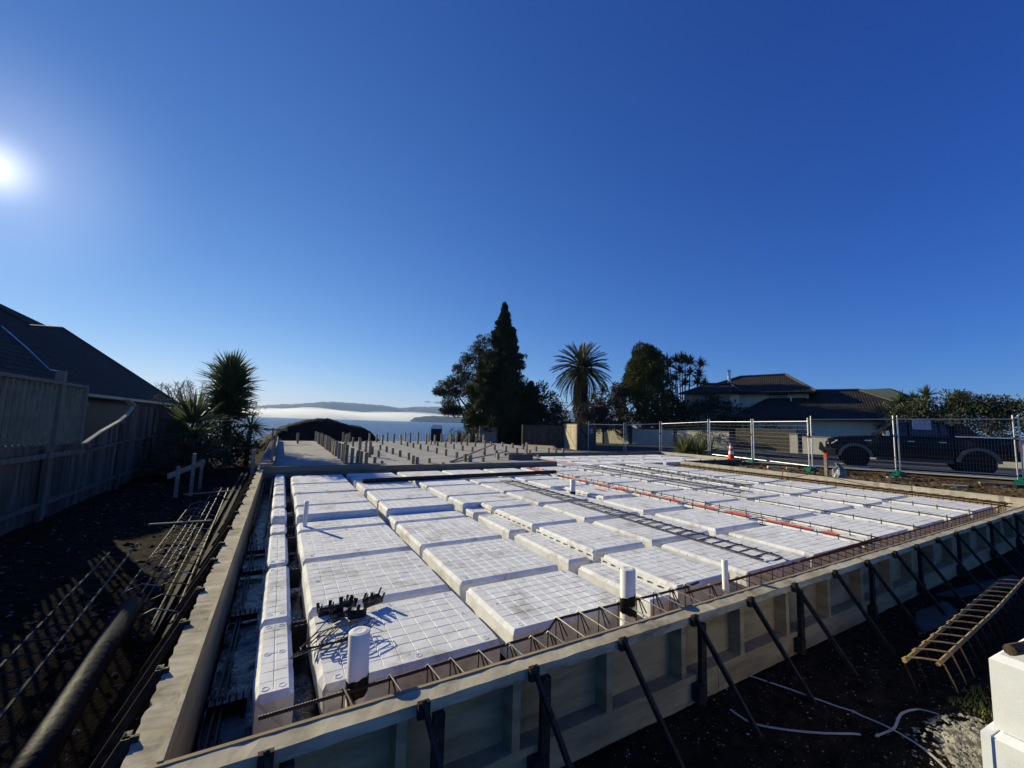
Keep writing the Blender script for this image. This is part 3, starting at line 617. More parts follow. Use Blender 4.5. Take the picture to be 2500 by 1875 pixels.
for i, y in enumerate(ly):
    mb = MB(); mb.beam((-.68, y, .218), (-1.02, y-.06, gz(-1.02, y)-.05), .036, .022, (0, 1, 0)); mb.box(-.70, -.676, y-.026, y+.026, .15, .222); mb.box(-.702, -.650, y-.020, y-.006, .2, .222)
    make('raking_brace', mb, 'stake', label='%s dark brace from the front on the shaded side of the left form' % ORD[i], cat='brace', group='dark braces behind the left form')
# back form between pods and slab
BF = fthing('back_formwork', (3.5, 7.7, -.3), 'dark grey plank form between the foam pods and the finished slab')
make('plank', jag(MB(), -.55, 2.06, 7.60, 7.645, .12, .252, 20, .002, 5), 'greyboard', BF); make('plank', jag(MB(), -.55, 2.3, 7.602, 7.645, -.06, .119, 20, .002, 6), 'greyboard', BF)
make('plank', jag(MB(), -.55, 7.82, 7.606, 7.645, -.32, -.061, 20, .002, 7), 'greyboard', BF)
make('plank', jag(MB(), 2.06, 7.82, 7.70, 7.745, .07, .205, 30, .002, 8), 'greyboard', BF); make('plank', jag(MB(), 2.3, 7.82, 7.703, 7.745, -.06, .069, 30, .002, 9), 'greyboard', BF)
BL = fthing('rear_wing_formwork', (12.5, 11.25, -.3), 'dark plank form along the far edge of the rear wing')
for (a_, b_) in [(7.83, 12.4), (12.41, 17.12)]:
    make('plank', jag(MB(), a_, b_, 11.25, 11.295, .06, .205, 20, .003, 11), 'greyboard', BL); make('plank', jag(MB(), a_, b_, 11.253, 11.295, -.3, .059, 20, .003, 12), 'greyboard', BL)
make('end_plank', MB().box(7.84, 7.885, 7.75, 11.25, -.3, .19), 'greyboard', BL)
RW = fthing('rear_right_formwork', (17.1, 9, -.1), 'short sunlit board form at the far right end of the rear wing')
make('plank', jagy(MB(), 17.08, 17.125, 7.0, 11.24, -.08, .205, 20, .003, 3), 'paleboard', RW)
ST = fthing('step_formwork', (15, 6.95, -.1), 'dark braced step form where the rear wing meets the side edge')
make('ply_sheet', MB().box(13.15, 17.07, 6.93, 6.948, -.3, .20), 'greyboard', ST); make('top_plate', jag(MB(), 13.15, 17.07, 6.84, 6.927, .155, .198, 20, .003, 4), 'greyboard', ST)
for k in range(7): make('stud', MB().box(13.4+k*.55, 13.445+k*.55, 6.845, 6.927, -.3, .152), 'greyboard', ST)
for k, x in enumerate((13.2, 14.1, 15.0, 15.9, 16.8)):
    make('raking_brace', MB().beam((x, 6.83, .24), (x+.1, 6.42, gz(x, 6.42)-.05), .04, .025, (1, 0, 0)), 'stake', label='%s dark brace from the left on the step form near the traffic cone' % ORD[k], cat='brace', group='braces on the step form')
RF = fthing('right_formwork', (13.1, 3, -.1), 'long sunlit tan board form along the right side of the pods')
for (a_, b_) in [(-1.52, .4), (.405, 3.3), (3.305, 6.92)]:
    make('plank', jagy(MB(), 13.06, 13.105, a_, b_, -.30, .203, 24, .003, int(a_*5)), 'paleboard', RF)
for k, y in enumerate((-.9, .2, 1.4, 2.6, 4.2, 5.5)):
    make('steel_peg', MB().box(13.11, 13.14, y, y+.04, -.4, .235), 'rust', label='%s dark peg from the front holding the right board form' % ORD[k], cat='peg', group='pegs on the right form')
# left edge boards of the slab
SE = fthing('slab_edge_form', (-.5, 14, -.2), 'narrow ladder like timber edge form along the left side of the concrete slab')
make('plank', jagy(MB(), -.385, -.34, 7.95, 21.3, -.1, .37, 40, .004, 21), 'board', SE); make('outer_plank', jagy(MB(), -.70, -.655, 8.0, 21.2, -.2, .13, 40, .004, 22), 'board', SE)
for k in range(19):
    y = 8.2+k*.7; make('spacer_block', MB().box(-.65, -.39, y, y+.09, .16+.05*rnd.random(), .27), 'paleboard', SE)
for k in range(13):
    y = 8.6+k*1.0; make('slab_peg', MB().box(-.435, -.388, y, y+.045, -.3, .62+.12*rnd.random()), 'board', label='timber peg %s from the front standing on the slab edge form' % ORD[k], cat='peg', group='pegs along the slab edge form')
# ================================================================== POSTS IN THE SLAB
PO = [(1.4,8.96,.53),(1.4,9.26,.56),(1.4,9.67,.55),(1.41,10.6,.52),(1.4,11.44,.52),(1.4,11.99,.53),(1.4,12.43,.52),(1.41,13.38,.53),(1.42,14.26,.53),(1.42,14.84,.54),(1.4,15.24,.54),(1.42,16.33,.56),(1.42,17.29,.56),(1.4,18.07,.55),(1.4,18.91,.54),(1.42,20.79,.52),(.50,18.88,.51),(.54,20.9,.49),(1.57,9.03,.45),(1.73,9.09,.37),(1.82,9.02,.35),(1.95,8.98,.30),(2.17,8.9,.18),(2.37,8.85,.07),(2.5,13.63,.54),(2.68,14.55,.44),(2.67,13.2,.45),(2.4,10.88,.52),(2.68,11.96,.3),(2.68,16.53,.43),(3.03,20.25,.51),(2.72,19.27,.45),(2.74,20.5,.53),(2.62,18.2,.5),(4.2,20.9,.5),(4.52,20.5,.49),(4.34,18.12,.52),(5.23,21.0,.51),(5.26,19.55,.53),(5.38,18.54,.53),(6.36,21.3,.52),(6.27,19.88,.58),(6.33,18.56,.62),(6.88,18.75,.58),(7.7,20.9,.53),(7.31,18.59,.54),(8.31,20.29,.58),(9.0,20.7,.56),(8.35,18.79,.56),(9.3,20.3,.57),(10.1,20.1,.57),(10.38,19.7,.62),(10.68,19.3,.55),(3.44,14.29,.22),(3.43,13.05,.24),(3.44,12.07,.23),(3.42,10.91,.24),(3.41,9.79,.24),(2.67,10.82,.23),(5.23,16.64,.25),(5.24,17.9,.27),(5.24,15.64,.24),(5.22,14.44,.24),(5.21,13.36,.24),(5.18,12.16,.24),(5.17,11.09,.24),(5.16,9.97,.24),(6.93,18.1,.24),(6.91,16.98,.25),(6.88,15.71,.24),(6.88,14.62,.24),(6.88,13.57,.24),(7.14,13.06,.19),(6.83,11.19,.25),(8.68,18.0,.24),(8.68,17.2,.26),(8.61,15.99,.25),(8.6,14.83,.4),(8.58,13.71,.25),(8.57,12.6,.26),(8.56,11.6,.24),(10.6,18.1,.21),(10.4,16.31,.24),(10.42,15.21,.26),(10.46,14.19,.26),(9.21,11.6,.17),(7.55,10.78,.1),(6.86,10.23,.23),(6.45,9.32,.22),(5.55,8.65,.16),(5.12,8.68,.22),(5.0,8.84,.26),(3.73,8.64,.14),(3.32,8.51,.21),(3.2,8.55,.25),(4.08,8.4,.05),(10.36,12.86,.23),(10.38,11.85,.24),(10.75,11.8,.24),(11.2,11.85,.2)]
pm = {}
def post_mesh(h, w):
    k = (round(h/.02), w)
    if k not in pm:
        h2 = round(h/.02)*.02; mb = MB(); c = .004; a = w/2; b = .05
        mb.box(-a, a, -b, b, 0, h2-c); n = len(mb.v); mb.v += [(-a+c, -b+c, h2), (a-c, -b+c, h2), (a-c, b-c, h2), (-a+c, b-c, h2)]
        mb.f.append((n, n+1, n+2, n+3)); t = n-4
        for i in range(4): mb.f.append((t+i, t+(i+1) % 4, n+(i+1) % 4, n+i))
        mb.f.remove((n-8+4, n-8+5, n-8+6, n-8+7)); pm[k] = raw('timber_post', mb.v, mb.f, 'post')
    return pm[k]
tall = [p for p in PO if p[2] > .42 and p[0] < 1.6 and p[0] > 1]; 
def post_label(p):
    x, y, h = p
    if 1 < x < 1.5 and h > .42:
        R_ = sorted([q for q in PO if 1 < q[0] < 1.5 and q[2] > .42], key=lambda q: q[1]); return '%s tall post from the front in the tight row at the slab left' % ORD[R_.index(p)], 'tall posts of the tight left row on the slab'
    if x < 1: return ('nearer' if y < 20 else 'farther') + ' of the two tall posts standing alone by the slab\'s left edge', 'pair of lone tall posts'
    if h > .42 and y > 17.5:
        R_ = sorted([q for q in PO if q[0] > 1.6 and q[2] > .42 and q[1] > 17.5]); return '%s tall post from the left along the far edge of the slab' % ORD[R_.index(p)], 'tall posts along the far edge of the slab'
    if h > .36:
        R_ = sorted([q for q in PO if q[0] > 1.5 and q[2] > .36 and not (q[2] > .42 and q[1] > 17.5)], key=lambda q: q[1]); return '%s tall post from the front of the loose row behind the tight row' % ORD[R_.index(p)], 'tall posts of the loose inner row'
    if x < 2.5 and y < 9.4:
        R_ = sorted([q for q in PO if 1.5 < q[0] < 2.5 and q[1] < 9.4 and q[2] <= .36]); return '%s stepped short post from the left at the near end of the tight left row' % ORD[R_.index(p)], 'stepped posts at the near end of the left row'
    if y < 9.4:
        R_ = sorted([q for q in PO if q[0] >= 2.5 and q[1] < 9.4 and q[2] <= .36]); return '%s short timber post from the left close behind the plank form' % ORD[R_.index(p)], 'short posts along the near edge of the slab'
    row = min(range(6), key=lambda k: abs((2.68, 3.43, 5.2, 6.88, 8.6, 10.4)[k]-x))
    R_ = sorted([q for q in PO if q[1] >= 9.4 and q[0] > 2.4 and q[2] <= .36 and min(range(6), key=lambda k: abs((2.68, 3.43, 5.2, 6.88, 8.6, 10.4)[k]-q[0])) == row], key=lambda q: q[1])
    return 'short post, %s from the front in the %s grid row from the left' % (ORD[R_.index(p)], ORD[row]), 'short posts in the grid on the slab'
for p in PO:
    x, y, h = p
    o = obj('timber_post', post_mesh(h, rnd.choice((.080, .088, .092))), None, (x, y, .148)); o.scale.z = rnd.uniform(.93, 1.05); WL[o.name] = Vector((x, y, .148))
    o.rotation_euler = (R(rnd.uniform(-1, 1)), R(rnd.uniform(-1, 1)), R(rnd.uniform(-5, 5)))
    l, g = post_label(p); tag(o, l, 'post', g)
make('long_batten', MB().beam((4.4, 8.6, .17), (8.5, 13.62, .44), .045, .05), 'board', label='long thin batten leaning from the slab up to a short post', cat='batten')
make('short_plank', MB().box(6.75, 7.75, 9.05, 9.1, .15, .34), 'greyboard', label='short grey plank on edge beside the peg at the slab corner', cat='plank')
make('sharpened_peg', MB().box(7.86, 7.93, 9.7, 9.77, -.1, .72), 'board', label='upright timber peg standing at the corner of the slab', cat='peg')
mb = MB(); mb.beam((7.35, 9.1, .17), (7.6, 9.3, .33), .05, .025); mb.beam((7.5, 9.35, .33), (8.0, 8.9, .22), .05, .025); mb.beam((7.9, 8.95, .17), (8.05, 9.2, .31), .05, .025)
make('timber_offcuts', mb, 'newpine', label='pale timber offcuts crossed beside the peg at the slab corner', cat='offcuts')
# ================================================================== REINFORCEMENT
def ribbed(mb, p, q, r=.008, pitch=.012):
    p = Vector(p); q = Vector(q); n = int((q-p).length/pitch); pts = []; rr = []
    for i in range(n+1):
        for (o_, f) in ((0, 1), (.35, 1.22), (.5, 1.22), (.65, 1)):
            pts.append(p.lerp(q, min(1, (i+o_)/(n+1)))); rr.append(r*f)
    return mb.tube(pts, rr, 6)
FC = empty('front_rebar_cage', (5.5, -1.3, -.2), 0, 'long dark reinforcing cage lying in the trench behind the front form', 'rebar cage')
make('bar', ribbed(MB(), (-.27, -1.262, .098), (1.25, -1.215, .098)), 'rebar', FC); make('bar', ribbed(MB(), (.28, -1.375, .085), (2.9, -1.345, .085)), 'rebar', FC)
mb = MB(); mb.tube([(1.25, -1.215, .098), (1.32, -1.19, .10), (1.42, -1.115, .103), (1.5, -1.108, .103), (2.75, -1.125, .10), (2.95, -1.10, .10)], .009, 7); make('bent_bar', mb, 'rebar', FC)
make('bar', MB().tube([(2.62, -1.22, .11), (7.5, -1.215, .11), (12.3, -1.19, .11)], .010, 6), 'rust', FC); make('bar', MB().tube([(2.9, -1.40, .09), (12.6, -1.38, .09)], .010, 6), 'rust', FC)
make('bar', MB().tube([(-.3, -1.22, -.19), (12.5, -1.2, -.19)], .008, 6), 'rust', FC); make('bar', MB().tube([(-.3, -1.4, -.19), (12.5, -1.4, -.19)], .008, 6), 'rust', FC)
make('lap_bar', MB().tube([(4.3, -1.25, .13), (6.3, -1.2, .13)], .012, 6), 'rust', FC)
xs = [.078+.0, .30, .50, .63, .80, .99, 1.154, 1.28] + [1.44+.19*k for k in range(57)]
for i, x in enumerate(xs):
    yi = -1.25+.0*x if x < 1.35 else (-1.115 if x < 2.8 else -1.21); yo = -1.385
    m = 'tie' if x < 3.0 else 'rust'
    mb = MB(); mb.tube([(x+.03, yo-.025, .065), (x+.03, yo, .098), (x, yi+.012, .118), (x-.01, yi+.02, .10)], .0042, 5); make('stirrup', mb, m, FC)
    mb = MB(); mb.tube([(x, yi+.01, .11), (x, yi+.015, -.2)], .0042, 5)
    if x < 3: mb.tube([(x+.01, yi+.0, .10), (x+.045, yi-.02, -.03)], .005, 5); mb.tube([(x+.02, yi+.0, .10), (x+.075, yi-.02, -.01)], .005, 5)
    make('stirrup_leg', mb, 'rebar' if x < 3 else 'rust', FC)
LC = empty('left_rebar_cage', (-.42, 5.5, -.2), 0, 'dark reinforcing cage lying in the far half of the left trench', 'rebar cage')
for (x, z) in ((-.50, -.02), (-.35, -.02), (-.50, -.2), (-.35, -.2)):
    make('bar', MB().tube([(x, 3.0, z), (x, 7.5, z)], .008, 6), 'rebar', LC)
for k in range(30):
    y = 3.1+k*.148; make('stirrup', MB().tube([(-.505, y, -.2), (-.505, y, -.01), (-.42, y+.01, .0), (-.345, y, -.005), (-.345, y, -.2)], .0045, 5), 'rebar', LC)
for k in range(14):
    y = 5.2+k*.17; make('tie', MB().tube([(-.352, y, -.005), (-.352, y+.05, .022)], .007, 5), 'tie', LC)
for y0, x0 in ((-1.3, -.47), (-1.1, -.44), (-.2, -.5)):
    pass
mb = MB(); mb.tube([(-.49, -1.3, -.22), (-.47, .5, -.22), (-.47, 2.9, -.22)], .007, 5); mb.tube([(-.45, -1.2, -.22), (-.44, 3.0, -.22)], .007, 5)
make('loose_bars', mb, 'rebar', label='two thin bars lying on the black sheet in the near left trench', cat='rebar')
for i, y in enumerate((-.55, .62, 1.7, 2.45)):
    mb = MB(); mb.box(-.52, -.33, y, y+.03, -.25, -.20)
    for k in range(6): mb.box(-.52+k*.033, -.512+k*.033, y, y+.03, -.20, -.16)
    make('pod_spacer', mb, 'blackplastic', label='%s black plastic spacer comb from the front lying across the left trench' % ORD[i], cat='spacer', group='spacers in the left trench')
for i in range(7):
    y = [-.08, -.02, 1.15, 2.34, 2.9, 3.6, 4.73][i]; mb = MB(); mb.box(-.108, -.006, y-.01, y+.01, -.24, -.06)
    for k in range(3): mb.box(-.10+k*.035, -.09+k*.035, y-.01, y+.01, -.06, -.03)
    make('pod_spacer', mb, 'blackplastic', label='%s black spacer from the front in the slit between strip pods and wide pods' % ORD[i], cat='spacer', group='spacers in the narrow slit')
BC = empty('back_rebar_cage', (4, 7.45, -.1), 0, 'dark looped reinforcing in the trench under the back plank form', 'rebar cage')
make('bar', MB().tube([(-.2, 7.44, .0), (7.6, 7.5, .02)], .009, 6), 'rebar', BC); make('bar', MB().tube([(-.2, 7.55, -.05), (7.6, 7.58, -.05)], .009, 6), 'rebar', BC)
for k in range(26):
    x = .2+k*.28; make('stirrup', MB().tube([(x, 7.42, -.2), (x, 7.42, .03), (x+.03, 7.47, .055), (x, 7.56, .03), (x, 7.56, -.2)], .006, 5), 'rebar', BC)
RC = empty('right_rebar_cage', (12.5, 3, -.1), 0, 'rusty dark reinforcing cage lying along the right board form', 'rebar cage')
for (x, z) in ((12.3, .09), (12.42, .11), (12.75, .1), (12.62, .05)): make('bar', MB().tube([(x, -1.2, z), (x-.03, 2.5, z), (x-.1, 6.7, z)], .013, 6), 'rust', RC)
for k in range(40):
    y = -1.1+k*.195; make('stirrup', MB().tube([(12.27, y, -.2), (12.27, y, .12), (12.5, y+.02, .135), (12.78, y, .12), (12.78, y, -.2)], .007, 5), 'rust', RC)
mb = MB(); mb.tube([(10.9, 2.6, .08), (12.3, 2.2, .30), (12.5, 2.0, .28), (12.9, 1.2, .12)], .008, 5); make('bent_rod', mb, 'rebar', label='bent thin rod sticking up from the right reinforcing cage', cat='rebar')
LN = [('red strip line, outer', 6.52, -1.2, 7.4, .09), ('red strip line, inner', 6.04, -1.25, 5.3, .095), ('seventh gap', 7.82, -1.2, 7.4, .10), ('eighth gap', 9.34, -1.2, 6.9, .10), ('ninth gap', 10.57, -1.15, 6.6, .10)]
lab = ['rebar line with looped chairs just right of the red spray strip', 'rebar line with looped chairs just left of the red spray strip', 'rebar line over the first gap right of the red spray strip', 'rebar line over the second gap right of the red spray strip', 'rebar line over the gap nearest the right board form']
for i, (nm, x, y0, y1, z) in enumerate(LN):
    e = empty('rebar_line', (x, (y0+y1)/2, z), 0, lab[i], 'rebar', 'rebar lines over the pod gaps')
    N = 18; make('bar', MB().tube([(x+.012*math.sin(k*1.3+i), y0+(y1-y0)*k/N, z+.006*math.sin(k*.9)) for k in range(N+1)], .009, 6), 'rebar', e)
    if i < 2: make('lower_bar', MB().tube([(x-.05, y0+.1, z-.05), (x-.05, y1-.1, z-.05)], .008, 6), 'rebar', e)
    n = int((y1-y0)/(.24 if i < 2 else .36))
    for k in range(n):
        y = y0+.1+(y1-y0-.2)*k/n+rnd.uniform(-.03, .03)
        make('loop_chair', MB().tube([(x-.02, y, z-.09), (x-.018, y, z+.018), (x, y+.015, z+.034), (x+.02, y+.02, z+.018), (x+.022, y+.02, z-.09)], .0045, 5), 'rebar', e)
    make('duct' if i >= 2 else 'white_edge', MB().box(x-.09 if i >= 2 else x-.055, x+.08 if i >= 2 else x+.05, y0+.1, y1, -.2, .035), 'eps_clean', e)
def ladder(label, p0, p1, wid, n, z, hook=True):
    p0 = Vector(p0); p1 = Vector(p1); d = (p1-p0).normalized(); s = Vector((d.y, -d.x, 0))*wid/2; e = empty('rebar_ladder', (*((p0+p1)/2).xy, z), 0, label, 'rebar ladder', 'rebar ladders on the pods')
    zz = Vector((0, 0, z)); up = Vector((0, 0, .012))
    a, b = p0+s+zz, p1+s+zz; c, f = p0-s+zz, p1-s+zz
    make('rail', MB().tube([a, b], .010, 6), 'rebar', e)
    if hook: make('rail', MB().tube([c, f, f+d*.05+s*.3, f+d*.06+s*1.3], .010, 6), 'rebar', e)
    else: make('rail', MB().tube([c, f], .010, 6), 'rebar', e)
    for k in range(n):
        q = p0.lerp(p1, (k+.5)/n)+zz
        r1 = MB().tube([q+s+up*1.0, q+s*.2+up*1.4, q-s*1.05+up], .006, 5); make('rung', r1, 'rebar', e)
        if k % 2 == 0: make('rung_stub', MB().tube([q+s*.6+d*.10-up, q-s*.2+d*.13-up*2], .005, 5), 'rebar', e)
ladder('dark rebar ladder lying across the middle foam pods, nearest the camera', (4.36, 4.92, 0), (4.28, -1.0, 0), .30, 36, .098)
ladder('second rebar ladder, on the pods just right of the red spray strip', (8.66, 7.2, 0), (8.49, 1.72, 0), .42, 30, .098, False)
ladder('third rebar ladder, farthest right near the board form', (10.2, 7.5, 0), (9.58, 2.3, 0), .22, 26, .10, False)
mb = MB(); mb.beam((1.3, 5.62, .12), (6.45, 5.86, .12), .10, .085); bmx = make('timber_beam', mb, 'stake', label='long dark timber lying across the rear foam pods in front of the plank form', cat='timber')
mb = MB(); mb.beam((1.32, 5.585, .1645), (6.44, 5.83, .1645), .02, .003); make('rusty_edge', mb, 'rust', bmx)
# ================================================================== PIPES
def pipe(label, x, y, r, z0, z1, tape=None, lean=(0, 0), k=28):
    e = empty('pvc_pipe', (x, y, z0), 0, label, 'pipe', None)
    mb = MB(); mb.lathe([(r, 0), (r, z1-z0-.002), (r-.003, z1-z0)], (x, y, z0), k); make('tube', mb, 'pvc', e, smooth=False)
    for p in e.children[-1].data.polygons: p.use_smooth = True
    mb = MB(); n = len(mb.v); 
    for i in range(12): pass
    mb.lathe([(r-.003, z1-z0), (r*.6, z1-z0+.004), (r*.25, z1-z0+.001), (.001, z1-z0+.002)], (x, y, z0), k); make('cap_tape', mb, 'pvc', e)
    if tape:
        for j, (ta, tb, tilt, ph) in enumerate(tape):
            mb = MB(); V = []; K = 40
            for i in range(K+1):
                a = 2*math.pi*i/K; w = tilt*math.sin(a+ph); jit = .003*math.sin(a*7+j)
                for z in (ta+w+jit, tb+w*1.3-jit): mb.v.append((x+(r+.0015+.001*j)*math.cos(a), y+(r+.0015+.001*j)*math.sin(a), z))
            for i in range(K): mb.f.append((2*i, 2*i+2, 2*i+3, 2*i+1))
            make('tape_band', mb, 'tape', e)
    e.rotation_euler = (R(lean[0]), R(lean[1]), 0); return e
pipe('fat capped white pipe with a black tape band, nearest the camera behind the front form', .155, -1.20, .052, -.25, .345, [(.055, .135, .010, 1.0), (.07, .125, .012, 2.5)], (0, -1))
pipe('fat capped white pipe with two crossed black tape bands, right of the nearest pipe', 2.05, -1.16, .056, -.25, .362, [(.10, .175, .014, 2.2), (.035, .09, .022, 4.6)])
pipe('slim plain white pipe standing by the front form, right of the taped pipe', 3.03, -1.30, .024, -.25, .335, None, (0, -1.5))
pipe('thin white pipe with a cut sloping top standing on the first wide column', .085, 2.60, .026, -.25, .315, None, (0, 1), 20)
e = pipe('short white pipe with a dark foot among the middle pods', 5.03, 3.28, .055, -.25, .31, [(-.02, .075, .004, 0.0)])
# spacers and bent wires on the nearest wide pod
e = empty('spacer_stack', (.26, -.22, 0), 0, 'pile of black plastic bar chairs on the nearest wide foam pod', 'bar chairs')
rr = random.Random(31)
for i, (x, y, a, z, tl) in enumerate([(.05, -.12, 4, .0, 0), (.24, -.25, -14, .0, 0), (.36, -.17, 22, .03, 18), (.21, -.14, -48, .045, -14), (.12, -.27, 30, .02, 30)]):
    mb = MB(); M = Matrix.Translation((x, y, z)) @ Matrix.Rotation(R(a), 4, 'Z') @ Matrix.Rotation(R(tl), 4, 'X'); P = lambda u, v, w: tuple(M @ Vector((u, v, w)))
    Lc = (.17, .12, .14, .10, .09)[i]
    mb.beam(P(0, -.028, .018), P(Lc, -.028, .018), .006, .034); mb.beam(P(0, .028, .018), P(Lc, .028, .018), .006, .034)
    for k in range(3):
        u = .008+k*(Lc-.016)/2; mb.beam(P(u, -.034, .018), P(u, .034, .018), .006, .030)
        for v in (-.028, .028):
            hh = rr.uniform(.055, .085); mb.beam(P(u, v, .03), P(u+rr.uniform(-.008, .008), v, hh), .022, .006)
            if rr.random() < .6: mb.beam(P(u+.02, v, .03), P(u+.024, v, hh*.8), .008, .006)
    make('bar_chair', mb, 'blackplastic', e)
e = empty('wire_stirrups', (.15, -.5, 0), 0, 'tangle of bent dark wire stirrups on the nearest wide foam pod', 'wire')
for i in range(7):
    ox, oy, a = .03+.022*i, -.40-.015*i, R(-12+6*math.sin(i*2)); c, s_ = math.cos(a), math.sin(a)
    L = [(0, 0), (.20, .04), (.22, -.02), (.14, -.16), (-.06, -.20), (-.07, -.17), (0, 0)]
    make('wire', MB().tube([(ox+u*c-v*s_, oy+u*s_+v*c, .012+.008*i+(.02 if j in (1, 2) else 0)) for j, (u, v) in enumerate(L)], .0035, 5), 'rebar', e)
for pts in ([(-.13, -.60, -.02), (.0, -.47, .03), (.10, -.33, .05), (.3, -.30, .03)], [(-.12, -.61, -.01), (.1, -.58, .012), (.33, -.52, .012)], [(.02, -.34, .04), (.2, -.36, .05), (.26, -.5, .02), (.3, -.62, .01)]):
    make('wire', MB().tube(pts, .0038, 5), 'rebar', e)
# ================================================================== TREES AND PLANTS
RN = np.random.default_rng(11)
def leaf_mesh(name, C, D, L, W, m, bend=0.25):
    "many small leaves: centres C (n,3), directions D (n,3), lengths L, widths W; each a folded two-quad blade"
    n = len(C); D = D/np.linalg.norm(D, axis=1, keepdims=True); A = RN.normal(size=(n, 3)); S = np.cross(D, A); S /= np.linalg.norm(S, axis=1, keepdims=True)+1e-9; N = np.cross(S, D)
    L = np.asarray(L)[:, None]*np.ones((n, 1)); W = np.asarray(W)[:, None]*np.ones((n, 1))
    base = C; mid = C + D*L*.5 + N*L*bend*.3; tip = C + D*L - N*L*bend*.2
    V = np.stack([base, mid+S*W*.5, tip, mid-S*W*.5], 1).reshape(-1, 3)
    i = np.arange(n)*4
    F = np.stack([i, i+1, i+2, i+3], 1)
    return raw(name, V, F, m)
def clumps(P, n, r, up, out_c=None):
    "n leaves round each clump centre; they point outward and 'up'"
    m = len(P); r = np.asarray(r)*np.ones(m)
    o = RN.normal(size=(m, n, 3)); o /= np.linalg.norm(o, axis=2, keepdims=True)
    q = RN.random((m, n, 1))**.45; C = P[:, None, :] + o*q*r[:, None, None]*np.array([1, 1, .8])
    D = o + np.array(up)[None, None, :] + RN.normal(size=(m, n, 3))*.35
    return C.reshape(-1, 3), D.reshape(-1, 3)
def trunk_part(root, pts, rad, m='bark', name='trunk', k=8): return make(name, MB().tube(pts, rad, k), m, root, smooth=True)
def conifer(name, base, H, prof, nsp, leaf, m, label, group=None, seed=1, droop=-.15, skew=None, per=60, csz=(.35, .75), trunk_r=.22, bare=.0):
    "prof: (height fraction, radius); sprays on limbs leave the trunk and end in ragged tufts"
    r = random.Random(seed); root = empty(name, base, 0, label, 'tree', group); bx_, by, bz = base
    trunk_part(root, [(bx_, by, bz-.3), (bx_+.05, by, bz+H*.35), (bx_+(skew or 0)*.5, by, bz+H*.7), (bx_+(skew or 0), by, bz+H*.97)], [trunk_r, trunk_r*.75, trunk_r*.4, .02])
    P = []; R_ = []; limbs = MB()
    pf = lambda f: float(np.interp(f, [p[0] for p in prof], [p[1] for p in prof])); top = max(q[1] for q in prof)
    for i in range(nsp//6):
        f = r.random()**1.1*(1-bare)+bare; rad = pf(f)*r.uniform(.62, 1.22); a = r.uniform(0, 6.283)
        for k in range(7):
            q = .30+.70*k/6; rr = rad*q; ff = min(1.0, f+.035*q*q*(1-f)+r.uniform(-.012, .012))
            P.append((bx_+(skew or 0)*f+rr*math.cos(a+r.uniform(-.12, .12)), by+rr*math.sin(a+r.uniform(-.12, .12)), bz+ff*H+droop*rr*(1-q)))
            R_.append(r.uniform(*csz)*(.14+.86*min(1, rad/top*1.3))*(1.2-.72*q))
        if i % 3 == 0 and f < .9: limbs.tube([(bx_+(skew or 0)*f, by, bz+f*H-.1), P[-1]], [.045, .012], 4)
    for k in range(14): f = .90+.115*k/13; P.append((bx_+(skew or 0)+r.uniform(-.05, .05), by+r.uniform(-.05, .05), bz+f*H)); R_.append(.20-.011*k)
    make('limbs', limbs, 'bark', root)
    P = np.array(P); R_ = np.array(R_); C, D = clumps(P, per, R_, (0, 0, .7)); C[:, 2] = np.maximum(C[:, 2], bz+.05)
    n = len(C); V = C-np.array(base)
    o = obj('crown', leaf_mesh('crown', V, D, RN.uniform(leaf*.6, leaf*1.3, n), RN.uniform(leaf*.22, leaf*.4, n), m), root); return root
tz = lambda x, y: gz(x, y)
# tall dark conifer in the middle
conifer('conifer_tree', (16.3, 27.57, tz(16.3, 27.57)), 12.35, [(0, 2.0), (.05, 2.7), (.2, 3.15), (.38, 2.6), (.55, 1.95), (.72, 1.2), (.84, .68), (.93, .30), (1, .03)], 2000, .24, 'conifer', 'tallest dark pointed conifer standing behind the posts', seed=5, csz=(.34, .66), per=52)
conifer('conifer_tree', (18.5, 26.3, tz(18.5, 26.3)), 5.4, [(0, 1.6), (.3, 1.7), (.7, 1.1), (1, .2)], 420, .22, 'conifer', 'dark bushy conifer leaning on the right side of the tallest one', seed=8, csz=(.34, .66), per=55, trunk_r=.12)
conifer('conifer_tree', (14.3, 27.9, tz(14.3, 27.9)), 7.0, [(0, .4), (.3, 1.0), (.55, 1.15), (.8, .7), (1, .1)], 360, .20, 'olive', 'olive tinted conifer tucked against the left of the tallest one', seed=9, csz=(.28, .55), per=55, trunk_r=.1, bare=.3)
# open-branched tree left of it
def spread_tree(name, base, label, lobes, leaf, m, per, trunk, limbs, cat='tree', group=None, sub=14, flat=1.0):
    root = empty(name, base, 0, label, cat, group)
    if trunk: trunk_part(root, *trunk)
    if limbs:
        mb = MB()
        for pts, rr in limbs: mb.tube(pts, rr, 6)
        make('limbs', mb, 'bark', root, smooth=True)
    P = []; R_ = []
    for (cx, cy, cz, rx1, rz1) in lobes:
        for k in range(sub):
            o = RN.normal(size=3); o /= np.linalg.norm(o); q = RN.random()**.4
            P.append((cx+o[0]*q*rx1, cy+o[1]*q*rx1, cz+o[2]*q*rz1)); R_.append(.30*rx1+.14)
    C, D = clumps(np.array(P), per, np.array(R_), (0, 0, .35)); n = len(C)
    o = obj('crown', leaf_mesh('crown', C-np.array(base), D, RN.uniform(leaf*.6, leaf*1.3, n), RN.uniform(leaf*.3, leaf*.5, n), m), root); return root
def at_(x, y, z): return (x, y, z)
L0 = (15.2, 31.2, -1.2)
